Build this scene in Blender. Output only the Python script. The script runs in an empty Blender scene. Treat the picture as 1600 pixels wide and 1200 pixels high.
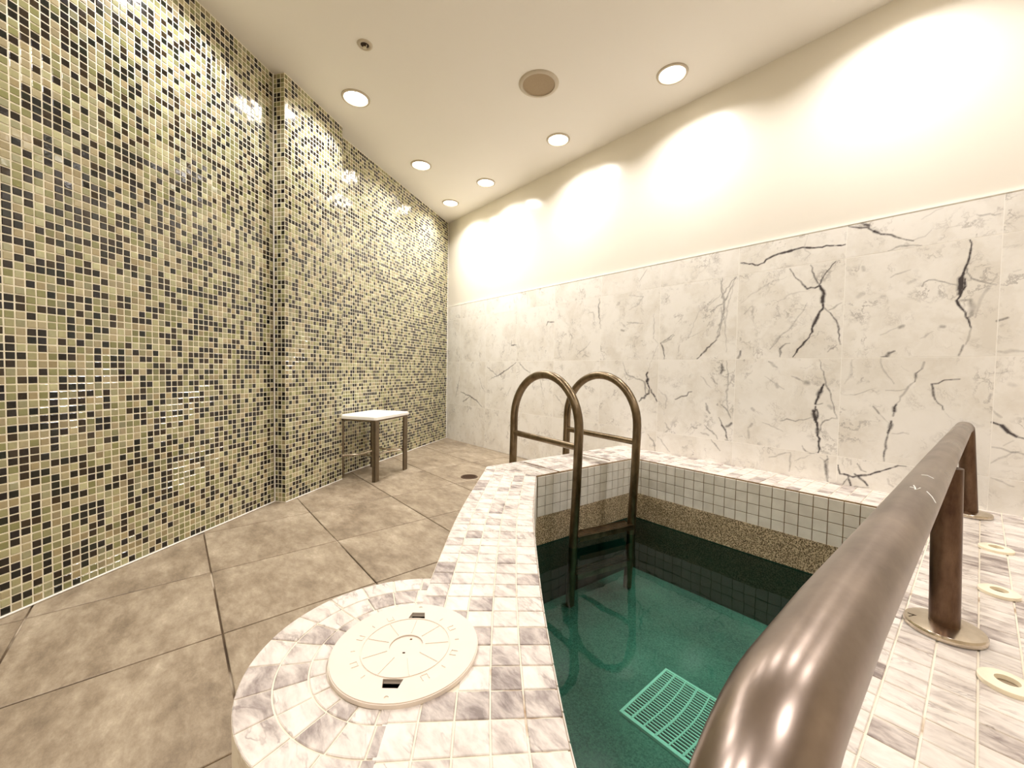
import bpy, bmesh, math, random
import numpy as np
from mathutils import Matrix, Vector
from mathutils.geometry import tessellate_polygon

random.seed(7)
rng = np.random.default_rng(7)
scene = bpy.context.scene
COL = scene.collection

# ------------------------------------------------------------------ camera
CAM_H = 0.7773
cd = bpy.data.cameras.new('camera')
cd.sensor_fit = 'HORIZONTAL'; cd.sensor_width = 36.0
cd.lens = 36.0 * 628.66 / 1600.0
cd.clip_start = 0.01; cd.clip_end = 50
cam = bpy.data.objects.new('camera', cd); COL.objects.link(cam)
yaw, pitch, roll = -0.86200, -0.03417, 0.01593
F = Vector((math.sin(yaw)*math.cos(pitch), math.cos(yaw)*math.cos(pitch), math.sin(pitch)))
R = Vector((math.cos(yaw), -math.sin(yaw), 0)); U = R.cross(F)
R2 = R*math.cos(roll) + U*math.sin(roll); U2 = U*math.cos(roll) - R*math.sin(roll)
cam.matrix_world = Matrix(((R2.x, U2.x, -F.x, 0), (R2.y, U2.y, -F.y, 0), (R2.z, U2.z, -F.z, CAM_H), (0, 0, 0, 1)))
scene.camera = cam

# ------------------------------------------------------------------ exposure, world
vs = scene.view_settings
scene.display_settings.display_device = 'sRGB'
vs.view_transform = 'Standard'; vs.look = 'None'; vs.gamma = 1.0; vs.use_curve_mapping = False
vs.exposure = 0.0
world = bpy.data.worlds.new('world'); scene.world = world; world.use_nodes = True
world.node_tree.nodes['Background'].inputs[0].default_value = (0.9, 0.85, 0.75, 1)
world.node_tree.nodes['Background'].inputs[1].default_value = 0.0
scene.cycles.max_bounces = 10; scene.cycles.diffuse_bounces = 6; scene.cycles.glossy_bounces = 5
scene.cycles.transparent_max_bounces = 8; scene.cycles.sample_clamp_indirect = 6.0
scene.cycles.caustics_reflective = False
scene.cycles.use_denoising = True

# downlights: ceiling positions; the row by the marble wall, the row by the mosaic wall and unseen ones added behind the viewer for fill
ROOM_H = 2.400
LIGHTS_SEEN = [((-2.511, 0.879), 'recessed downlight nearest the mosaic pier'),
               ((-2.968, 1.554), 'recessed downlight second from the pier along the mosaic wall'),
               ((-3.434, 2.117), 'smallest, farthest recessed downlight near the room corner'),
               ((-2.858, 2.115), 'second farthest recessed downlight, right of the farthest one'),
               ((-1.993, 2.100), 'recessed downlight in the row along the white wall, middle one'),
               ((-1.153, 2.100), 'brightest recessed downlight, right of the round ceiling speaker')]
LIGHTS_BACK = [(-0.28, 2.10), (0.60, 2.10), (-2.05, 0.20), (-1.55, -0.50), (-0.55, -0.60), (0.60, 0.60), (0.60, -0.60)]
LIGHT_W = 7.4        # watts per downlight
LIGHT_SPREAD = 142    # degrees
LIGHT_COL = (1.0, 0.95, 0.945)
FACE_E = 14.0

# ------------------------------------------------------------------ helpers
def new_obj(name, me, mat=None, parent=None, **props):
    o = bpy.data.objects.new(name, me)
    COL.objects.link(o)
    if mat is not None and me is not None and len(me.materials) == 0:
        me.materials.append(mat)
    if parent is not None: o.parent = parent
    for k, v in props.items():
        o['kind' if k == 'kind' else k] = v
    return o

def empty(name, loc, **props):
    o = new_obj(name, None, **props); o.location = loc
    o.empty_display_size = 0.05
    return o

class MB:
    """collects verts, faces and one float and one colour per face"""
    def __init__(s): s.v = []; s.f = []; s.r = []; s.c = []
    def add(s, vs, fs, r=0.5, c=(1, 1, 1)):
        b = len(s.v); s.v += [tuple(p) for p in vs]
        for f in fs:
            s.f.append([i+b for i in f]); s.r.append(r); s.c.append((*c, 1.0))
    def mesh(s, name, smooth=False):
        me = bpy.data.meshes.new(name)
        me.from_pydata(s.v, [], s.f)
        a = me.attributes.new('rnd', 'FLOAT', 'FACE'); a.data.foreach_set('value', s.r)
        a = me.attributes.new('tint', 'FLOAT_COLOR', 'FACE'); a.data.foreach_set('color', [x for c in s.c for x in c])
        if smooth: me.polygons.foreach_set('use_smooth', [True]*len(me.polygons))
        me.update()
        return me
    def build(s, name, mat, parent=None, smooth=False, **props):
        return new_obj(name, s.mesh(name, smooth), mat, parent, **props)

def area2(p):
    return sum(p[i][0]*p[(i+1) % len(p)][1]-p[(i+1) % len(p)][0]*p[i][1] for i in range(len(p)))*0.5

def clip(poly, a, b):
    """keep the part of poly to the left of the line a -> b"""
    out = []
    def side(p): return (b[0]-a[0])*(p[1]-a[1])-(b[1]-a[1])*(p[0]-a[0])
    n = len(poly)
    for i in range(n):
        p, q = poly[i], poly[(i+1) % n]; sp, sq = side(p), side(q)
        if sp >= 0: out.append(p)
        if (sp > 0 and sq < 0) or (sp < 0 and sq > 0):
            t = sp/(sp-sq); out.append((p[0]+t*(q[0]-p[0]), p[1]+t*(q[1]-p[1])))
    return out

def tile(mb, poly, fr, thick=0.006, bev=0.002, proud=0.0, r=0.5, c=(1, 1, 1), tilt=0.0, bottom=False):
    """a tile: polygon in a frame (origin, u, v, n) with a bevelled rim"""
    if len(poly) < 3: return
    if area2(poly) < 0: poly = poly[::-1]
    o, u, v, n = fr; k = len(poly)
    cx = sum(p[0] for p in poly)/k; cy = sum(p[1] for p in poly)/k
    tx, ty = (random.uniform(-tilt, tilt), random.uniform(-tilt, tilt)) if tilt else (0, 0)
    def P(x, y, z): return o+u*x+v*y+n*(z+(x-cx)*tx+(y-cy)*ty)
    ins = []
    for x, y in poly:
        d = math.hypot(x-cx, y-cy) or 1; s = max(0.2, 1-bev*1.4/d); ins.append((cx+(x-cx)*s, cy+(y-cy)*s))
    V = [P(x, y, proud-thick) for x, y in poly]+[P(x, y, proud-bev*0.8) for x, y in poly]+[P(x, y, proud) for x, y in ins]
    Fc = [tuple(range(2*k, 3*k))]
    for i in range(k):
        j = (i+1) % k
        Fc.append((i, j, k+j, k+i)); Fc.append((k+i, k+j, 2*k+j, 2*k+i))
    if bottom: Fc.append(tuple(range(k-1, -1, -1)))
    mb.add(V, Fc, r, c)

def frame(o, u, v):
    o, u, v = Vector(o), Vector(u).normalized(), Vector(v).normalized()
    return (o, u, v, u.cross(v).normalized())
ZUP = frame((0, 0, 0), (1, 0, 0), (0, 1, 0))
def zframe(z): return frame((0, 0, z), (1, 0, 0), (0, 1, 0))

def prism(mb, outer, z0, z1, holes=(), r=0.5, c=(1, 1, 1), fr=ZUP, bottom=True):
    """extruded polygon with holes"""
    loops = [list(outer)]+[list(h) for h in holes]
    loops = [l if (area2(l) > 0) == (i == 0) else l[::-1] for i, l in enumerate(loops)]
    flat = [p for l in loops for p in l]; n = len(flat)
    o, u, v, w = fr
    V = [o+u*x+v*y+w*z0 for x, y in flat]+[o+u*x+v*y+w*z1 for x, y in flat]
    tris = tessellate_polygon([[Vector((x, y, 0)) for x, y in l] for l in loops])
    Fc = []
    for t in tris:
        a = area2([flat[i] for i in t]); t = t if a > 0 else t[::-1]
        Fc.append(tuple(i+n for i in t))
        if bottom: Fc.append(tuple(t[::-1]))
    b = 0
    for l in loops:
        m = len(l)
        for i in range(m):
            j = (i+1) % m; Fc.append((b+i, b+j, n+b+j, n+b+i))
        b += m
    mb.add(V, Fc, r, c)

def box(mb, c, s, r=0.5, col=(1, 1, 1), fr=ZUP):
    x, y, z = c; a, b, h = s[0]/2, s[1]/2, s[2]/2
    prism(mb, [(x-a, y-b), (x+a, y-b), (x+a, y+b), (x-a, y+b)], z-h, z+h, r=r, c=col, fr=fr)

def circle(cx, cy, r, n=48, a0=0, a1=2*math.pi, closed=True):
    m = n if closed else n+1
    return [(cx+r*math.cos(a0+(a1-a0)*i/n), cy+r*math.sin(a0+(a1-a0)*i/n)) for i in range(m)]

def lathe(mb, prof, c=(0, 0, 0), n=48):
    """profile [(radius, z)] turned about the vertical axis; radius 0 ends close it"""
    V = []; Fc = []; idx = []
    for rr, z in prof:
        if rr <= 1e-6: idx.append([len(V)]*n); V.append((c[0], c[1], c[2]+z))
        else:
            idx.append(list(range(len(V), len(V)+n)))
            V += [(c[0]+rr*math.cos(2*math.pi*i/n), c[1]+rr*math.sin(2*math.pi*i/n), c[2]+z) for i in range(n)]
    for a, b in zip(idx, idx[1:]):
        for i in range(n):
            j = (i+1) % n; f = []
            for q in (a[i], a[j], b[j], b[i]):
                if q not in f: f.append(q)
            if len(f) > 2: Fc.append(f)
    mb.add(V, Fc)

def tube(mb, pts, r, n=20, cap=True):
    pts = [Vector(p) for p in pts]; V = []; Fc = []
    t0 = (pts[1]-pts[0]).normalized()
    up = Vector((0, 0, 1)) if abs(t0.z) < 0.9 else Vector((1, 0, 0))
    nrm = (up-t0*up.dot(t0)).normalized()
    for i, p in enumerate(pts):
        if i == 0: t = t0; k = 1
        elif i == len(pts)-1: t = (pts[-1]-pts[-2]).normalized(); k = 1
        else:
            a = (p-pts[i-1]).normalized(); b = (pts[i+1]-p).normalized(); t = (a+b).normalized(); k = 1/max(0.5, t.dot(a))
        nrm = (nrm-t*nrm.dot(t)).normalized(); bn = t.cross(nrm)
        for j in range(n):
            an = 2*math.pi*j/n; V.append(p+(nrm*math.cos(an)+bn*math.sin(an))*r)
    for i in range(len(pts)-1):
        for j in range(n):
            k = (j+1) % n; Fc.append((i*n+j, i*n+k, (i+1)*n+k, (i+1)*n+j))
    if cap: Fc.append(tuple(range(n-1, -1, -1))); Fc.append(tuple(range((len(pts)-1)*n, len(pts)*n)))
    mb.add(V, Fc)

def shade(o, angle=35):
    me = o.data
    me.polygons.foreach_set('use_smooth', [True]*len(me.polygons))
    me.set_sharp_from_angle(angle=math.radians(angle)) if hasattr(me, 'set_sharp_from_angle') else None
    return o

# ------------------------------------------------------------------ materials
def s2l(c):
    return tuple(((x/255)/12.92 if x/255 <= 0.04045 else ((x/255+0.055)/1.055)**2.4) for x in c)

class NT:
    def __init__(s, name):
        s.m = bpy.data.materials.new(name); s.m.use_nodes = True; s.t = s.m.node_tree
        s.b = s.t.nodes['Principled BSDF']; s.out = s.t.nodes['Material Output']
    def n(s, typ, **kw):
        nd = s.t.nodes.new(typ)
        for k, v in kw.items():
            if k in nd.inputs: nd.inputs[k].default_value = v
            else: setattr(nd, k, v)
        return nd
    def l(s, a, b): s.t.links.new(a, b)
    def pos(s): return s.n('ShaderNodeNewGeometry').outputs['Position']
    def attr(s, name, out='Fac'):
        nd = s.n('ShaderNodeAttribute'); nd.attribute_name = name; return nd.outputs[out]
    def noise(s, vec, scale, detail=3, rough=0.5, dist=0.0, out='Fac'):
        nd = s.n('ShaderNodeTexNoise'); nd.inputs['Scale'].default_value = scale; nd.inputs['Detail'].default_value = detail
        nd.inputs['Roughness'].default_value = rough; nd.inputs['Distortion'].default_value = dist
        if vec is not None: s.l(vec, nd.inputs['Vector'])
        return nd.outputs[out]
    def ramp(s, fac, *stops):
        nd = s.n('ShaderNodeValToRGB'); e = nd.color_ramp.elements
        while len(e) < len(stops): e.new(0.5)
        for el, (p, c) in zip(e, stops):
            el.position = p; el.color = (*c, 1) if not isinstance(c, (int, float)) else (c, c, c, 1)
        s.l(fac, nd.inputs[0]); return nd.outputs['Color']
    def mix(s, fac, a, b, mode='MIX'):
        nd = s.n('ShaderNodeMix'); nd.data_type = 'RGBA'; nd.blend_type = mode
        for inp, val in ((nd.inputs[0], fac), (nd.inputs[6], a), (nd.inputs[7], b)):
            if isinstance(val, (int, float)): inp.default_value = val
            elif isinstance(val, tuple): inp.default_value = (*val, 1)
            else: s.l(val, inp)
        return nd.outputs[2]
    def math(s, op, a, b=0.5, clampit=False):
        nd = s.n('ShaderNodeMath', operation=op); nd.use_clamp = clampit
        for i, val in enumerate((a, b)):
            if isinstance(val, (int, float)): nd.inputs[i].default_value = val
            else: s.l(val, nd.inputs[i])
        return nd.outputs[0]
    def vadd(s, vec, off):
        """shift a vector by a per-piece random amount"""
        cb = s.n('ShaderNodeCombineXYZ'); s.l(off, cb.inputs[0]); s.l(s.math('MULTIPLY', off, 1.7), cb.inputs[1]); s.l(s.math('MULTIPLY', off, -0.6), cb.inputs[2])
        nd = s.n('ShaderNodeVectorMath', operation='ADD'); s.l(vec, nd.inputs[0]); s.l(cb.outputs[0], nd.inputs[1]); return nd.outputs[0]
    def vscale(s, vec, sc):
        nd = s.n('ShaderNodeVectorMath', operation='MULTIPLY'); s.l(vec, nd.inputs[0]); nd.inputs[1].default_value = sc; return nd.outputs[0]
    def bump(s, h, strength=0.2, dist=0.002):
        nd = s.n('ShaderNodeBump'); nd.inputs['Strength'].default_value = strength; nd.inputs['Distance'].default_value = dist
        s.l(h, nd.inputs['Height']); s.l(nd.outputs[0], s.b.inputs['Normal'])
    def set(s, color=None, rough=None, metal=None, spec=None, coat=None, ior=None):
        for key, val in (('Base Color', color), ('Roughness', rough), ('Metallic', metal), ('Specular IOR Level', spec), ('Coat Weight', coat), ('IOR', ior)):
            if val is None: continue
            if isinstance(val, (int, float)): s.b.inputs[key].default_value = val
            elif isinstance(val, tuple): s.b.inputs[key].default_value = (*val, 1)
            else: s.l(val, s.b.inputs[key])
        return s.m

def plain(name, rgb, rough=0.5, metal=0.0, spec=0.5, var=0.08, scale=30):
    t = NT(name); f = t.noise(t.pos(), scale, 4)
    c = s2l(rgb); d = tuple(x*(1-var*2) for x in c)
    return t.set(t.mix(f, d, tuple(min(1, x*(1+var)) for x in c)), rough, metal, spec)

M = {}
# white paint, slightly glossy
t = NT('wall_paint'); f = t.noise(t.pos(), 2.0, 3); t.bump(t.noise(t.pos(), 60, 2), 0.03, 0.001)
M['paint'] = t.set(t.mix(f, s2l((232, 227, 214)), s2l((238, 233, 222))), 0.2, 0, 0.3)
t = NT('ceiling_paint'); f = t.noise(t.pos(), 1.5, 3); t.bump(t.noise(t.pos(), 80, 2), 0.05, 0.001)
M['ceiling'] = t.set(t.mix(f, s2l((234, 230, 222)), s2l((240, 236, 229))), 0.55, 0, 0.3)
M['plain_wall'] = plain('plain_wall', (225, 216, 198), 0.6)
# glass mosaic: colour comes per piece
t = NT('glass_mosaic'); tint = t.attr('tint', 'Color')
nz = t.noise(t.pos(), 130, 2)
t.bump(t.noise(t.pos(), 90, 1), 0.12, 0.002)
M['glass'] = t.set(t.mix(t.math('MULTIPLY', nz, 0.35), tint, t.mix(0.6, tint, (0.02, 0.015, 0.01))), 0.13, 0, 0.6, coat=0.1)
t.b.inputs['Coat Roughness'].default_value = 0.08
t = NT('mosaic_grout'); f = t.noise(t.pos(), 40, 3)
M['grout_m'] = t.set(t.mix(f, s2l((242, 236, 212)), s2l((252, 248, 230))), 0.6, 0, 0.3)
t = NT('marble_grout'); M['grout_w'] = t.set(s2l((254, 252, 246)), 0.6)
# coping grout, cream with brown dirt patches
t = NT('coping_grout'); f = t.noise(t.pos(), 9, 4, 0.6)
M['grout_c'] = t.set(t.ramp(f, (0.38, s2l((238, 228, 208))), (0.6, s2l((240, 232, 214))), (0.72, s2l((170, 140, 105)))), 0.7)
t = NT('floor_grout'); f = t.noise(t.pos(), 2.6, 3, 0.6)
M['grout_f'] = t.set(t.ramp(f, (0.42, s2l((66, 50, 32))), (0.52, s2l((98, 80, 58))), (0.6, s2l((196, 182, 160)))), 0.8)
# polished white wall marble: traced veins come in as the attribute 'vein', faint ones from noise
t = NT('wall_marble'); p = t.vadd(t.pos(), t.math('MULTIPLY', t.attr('rnd'), 40.0))
w = t.noise(p, 4.0, 5, 0.6, out='Color')
nd = t.n('ShaderNodeVectorMath', operation='MULTIPLY_ADD'); t.l(w, nd.inputs[0]); nd.inputs[1].default_value = (0.35, 0.35, 0.35); t.l(p, nd.inputs[2])
ps = t.vscale(nd.outputs[0], (1.0, 1.0, 0.75))
n1 = t.noise(ps, 7.5, 6, 0.62)
fine = t.math('SUBTRACT', 1.0, t.math('MULTIPLY', t.math('ABSOLUTE', t.math('SUBTRACT', n1, 0.5)), 38.0), True)
mask = t.ramp(t.noise(p, 9.0, 3, 0.55), (0.50, 0.0), (0.66, 1.0))
fine = t.math('MULTIPLY', fine, mask)
n2 = t.noise(ps, 17.0, 5, 0.6)
fine2 = t.math('SUBTRACT', 1.0, t.math('MULTIPLY', t.math('ABSOLUTE', t.math('SUBTRACT', n2, 0.52)), 26.0), True)
fine2 = t.math('MULTIPLY', fine2, t.ramp(t.noise(p, 14.0, 2), (0.52, 0.0), (0.66, 1.0)))
cloud = t.ramp(t.noise(ps, 5.0, 5, 0.6), (0.35, s2l((232, 228, 219))), (0.55, s2l((246, 244, 238))), (0.75, s2l((250, 248, 243))))
c = t.mix(t.math('MULTIPLY', fine, 0.55), cloud, s2l((128, 122, 118)))
c = t.mix(t.math('MULTIPLY', fine2, 0.25), c, s2l((140, 134, 128)))
vein = t.attr('vein')
vb = t.math('MULTIPLY', vein, t.math('ADD', 0.62, t.math('MULTIPLY', t.noise(t.pos(), 90, 4, 0.7), 0.75)))
c = t.mix(t.ramp(vb, (0.10, 0.0), (0.45, 0.35), (0.82, 0.95)), c, s2l((44, 34, 40)))
M['marble'] = t.set(c, 0.16, 0, 0.5)
# tumbled marble mosaic of the coping
t = NT('coping_marble'); r = t.attr('rnd'); p = t.vadd(t.pos(), t.math('MULTIPLY', r, 37.0))
w = t.noise(p, 9.0, 3, 0.5, out='Color')
nd = t.n('ShaderNodeVectorMath', operation='MULTIPLY_ADD'); t.l(w, nd.inputs[0]); nd.inputs[1].default_value = (0.05, 0.05, 0.05); t.l(p, nd.inputs[2])
st = t.vscale(nd.outputs[0], (1.0, 2.6, 1.0))
s1 = t.noise(st, 15.0, 5, 0.62)
tone = t.math('ADD', t.math('MULTIPLY', t.attr('dark'), 0.20), s1)
c = t.ramp(tone, (0.42, s2l((232, 225, 216))), (0.58, s2l((214, 205, 196))), (0.72, s2l((178, 167, 160))), (0.86, s2l((130, 118, 113))))
n2 = t.noise(st, 11.0, 4, 0.55)
vn = t.math('SUBTRACT', 1.0, t.math('MULTIPLY', t.math('ABSOLUTE', t.math('SUBTRACT', n2, 0.5)), 30.0), True)
vn = t.math('MULTIPLY', vn, t.ramp(t.noise(p, 16.0, 2), (0.48, 0.0), (0.64, 0.8)))
c = t.mix(t.math('MULTIPLY', vn, 0.7), c, s2l((112, 96, 92)))
t.bump(t.noise(t.pos(), 140, 3), 0.12, 0.0015)
M['coping'] = t.set(c, 0.38, 0, 0.4)
# waterline tile
t = NT('waterline_tile'); f = t.noise(t.vadd(t.pos(), t.math('MULTIPLY', t.attr('rnd'), 20.0)), 14, 4)
M['wtile'] = t.set(t.ramp(f, (0.3, s2l((222, 217, 206))), (0.7, s2l((242, 238, 228)))), 0.35)
t = NT('pool_grout'); M['grout_p'] = t.set(t.mix(t.noise(t.pos(), 12, 3), s2l((118, 96, 66)), s2l((160, 136, 100))), 0.8)
# exposed aggregate plaster
t = NT('aggregate'); v = t.n('ShaderNodeTexVoronoi', Scale=190.0); t.l(t.pos(), v.inputs['Vector'])
f = t.math('ADD', t.math('MULTIPLY', v.outputs['Distance'], 0.5), t.math('MULTIPLY', t.noise(t.pos(), 330, 3, 0.7), 0.7))
t.bump(f, 0.6, 0.003)
M['aggregate'] = t.set(t.ramp(f, (0.42, s2l((38, 28, 16))), (0.56, s2l((134, 114, 84))), (0.70, s2l((214, 196, 162)))), 0.8)
t = NT('pool_plaster'); f = t.math('ADD', t.math('MULTIPLY', t.noise(t.pos(), 150, 4, 0.9), 0.75), t.math('MULTIPLY', t.noise(t.pos(), 3, 3), 0.25))
M['plaster'] = t.set(t.ramp(f, (0.38, s2l((30, 66, 56))), (0.6, s2l((108, 140, 122)))), 0.8)
t = NT('pool_wall_plaster_shaded'); f = t.math('ADD', t.math('MULTIPLY', t.noise(t.pos(), 200, 3, 0.8), 0.6), t.math('MULTIPLY', t.noise(t.pos(), 4, 3), 0.4))  # plaster colour darkened to paint in the shade on the underwater walls
M['wplaster_shaded'] = t.set(t.ramp(f, (0.35, s2l((16, 44, 32))), (0.65, s2l((42, 76, 58)))), 0.9)
# floor tile, beige-brown stone with cloudy mottling
t = NT('floor_stone'); r = t.attr('rnd'); p = t.vadd(t.pos(), t.math('MULTIPLY', r, 11.0))
ps = t.vscale(p, (0.8, 1.5, 1.0))
a = t.noise(ps, 3.2, 8, 0.7, 0.3); b = t.noise(ps, 15, 8, 0.8)
f = t.math('ADD', t.math('MULTIPLY', a, 0.52), t.math('MULTIPLY', b, 0.48))
c = t.ramp(f, (0.36, s2l((112, 99, 82))), (0.47, s2l((146, 131, 110))), (0.57, s2l((172, 158, 136))), (0.70, s2l((212, 200, 178))))
t.bump(b, 0.12, 0.002)
M['stone'] = t.set(c, 0.42, 0, 0.35)
# metals
def metal(name, c1, c2, rough=0.3, streak=(1, 1, 1), sc=18, r2=0.15):
    t = NT(name); ps = t.vscale(t.pos(), streak); f = t.noise(ps, sc, 5, 0.65)
    g = t.noise(ps, sc*0.3, 3)
    return t.set(t.mix(t.ramp(f, (0.3, 0.0), (0.7, 1.0)), s2l(c1), s2l(c2)), t.math('ADD', rough, t.math('MULTIPLY', g, r2)), 1.0)
M['rail'] = metal('rail_steel', (122, 110, 102), (164, 150, 140), 0.14, (1, 0.6, 1), 16, 0.32)
M['post'] = metal('post_steel', (78, 58, 46), (120, 98, 80), 0.26, (1, 1, 0.35), 30)
M['ladder'] = metal('ladder_steel', (98, 84, 64), (140, 124, 100), 0.24, (1, 1, 0.5), 22)
M['chrome'] = metal('chrome', (200, 188, 170), (225, 214, 198), 0.1, (1, 1, 1), 30, 0.2)
M['stool_leg'] = metal('stool_leg', (120, 108, 92), (140, 128, 110), 0.42)
M['lid'] = plain('lid_plastic', (232, 220, 206), 0.42, 0, 0.4, 0.03, 20)
M['fitting'] = plain('fitting_plastic', (250, 240, 215), 0.4, 0, 0.4, 0.04)
M['white_plastic'] = plain('white_plastic', (250, 250, 244), 0.4, 0, 0.4, 0.02)
M['dark'] = plain('dark_cavity', (60, 44, 30), 0.8)
M['rust'] = plain('rusty_joint', (110, 84, 52), 0.8, 0, 0.2, 0.2)
M['drain'] = plain('drain_bronze', (80, 56, 36), 0.5, 0.3)
M['grate'] = plain('grate_plastic', (235, 245, 225), 0.5)
M['plug'] = plain('plug', (150, 135, 112), 0.6)
M['grille'] = plain('speaker_grille', (168, 148, 120), 0.6, 0, 0.3, 0.12, 300)
M['rim'] = plain('ceiling_trim', (196, 184, 164), 0.4)
t = NT('lamp_face'); t.b.inputs['Emission Color'].default_value = (*s2l((255, 244, 224)), 1); t.b.inputs['Emission Strength'].default_value = FACE_E
M['lamp'] = t.set(s2l((250, 248, 240)), 0.5)
# water: clear tinted sheet, reflects by angle
t = NT('pool_water'); nt = t.t
tr = t.n('ShaderNodeBsdfTransparent'); tr.inputs[0].default_value = (0.47, 0.79, 0.73, 1)
gl = t.n('ShaderNodeBsdfGlossy'); gl.inputs['Roughness'].default_value = 0.02
fr_ = t.n('ShaderNodeFresnel'); fr_.inputs['IOR'].default_value = 1.33
bp = t.n('ShaderNodeBump'); bp.inputs['Strength'].default_value = 0.25; bp.inputs['Distance'].default_value = 0.004
t.l(t.noise(t.pos(), 7, 2), bp.inputs['Height']); t.l(bp.outputs[0], gl.inputs['Normal']); t.l(bp.outputs[0], fr_.inputs['Normal'])
mx = t.n('ShaderNodeMixShader'); t.l(fr_.outputs[0], mx.inputs[0]); t.l(tr.outputs[0], mx.inputs[1]); t.l(gl.outputs[0], mx.inputs[2])
t.l(mx.outputs[0], t.out.inputs['Surface']); M['water'] = t.m

# ================================================================== room shell
WY = 2.400                                   # marble wall plane
CORNER = (-3.925, WY); REAR0 = (-3.000, 0.975)
FR0 = (-2.620, 0.459); FR1 = (-1.905, -0.400)
u_f = Vector((FR1[0]-FR0[0], FR1[1]-FR0[1])).normalized()
FR2 = (FR0[0]+u_f.x*2.45, FR0[1]+u_f.y*2.45)
PIER0 = (-2.565, 0.508); PIER1 = (-2.872, 0.917)
BACK_Y = FR2[1]; RIGHT_X = 1.60

def wall_prism(name, pts, z0, z1, mat, **props):
    mb = MB(); prism(mb, pts, z0, z1); return mb.build(name, mat, kind='structure', **props)

# ceiling and the plain walls behind the viewer
wall_prism('ceiling', [(-4.1, WY+0.1), (-4.1, 0.6), (FR2[0]-0.2, BACK_Y-0.1), (RIGHT_X+0.1, BACK_Y-0.1), (RIGHT_X+0.1, WY+0.1)], ROOM_H, ROOM_H+0.1, M['ceiling'])
wall_prism('wall_back', [(FR2[0]-0.1, BACK_Y-0.1), (RIGHT_X+0.1, BACK_Y-0.1), (RIGHT_X+0.1, BACK_Y), (FR2[0]-0.1, BACK_Y)], 0, ROOM_H, M['plain_wall'])
wall_prism('wall_side', [(RIGHT_X, BACK_Y), (RIGHT_X+0.1, BACK_Y), (RIGHT_X+0.1, WY), (RIGHT_X, WY)], 0, ROOM_H, M['plain_wall'])

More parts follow.
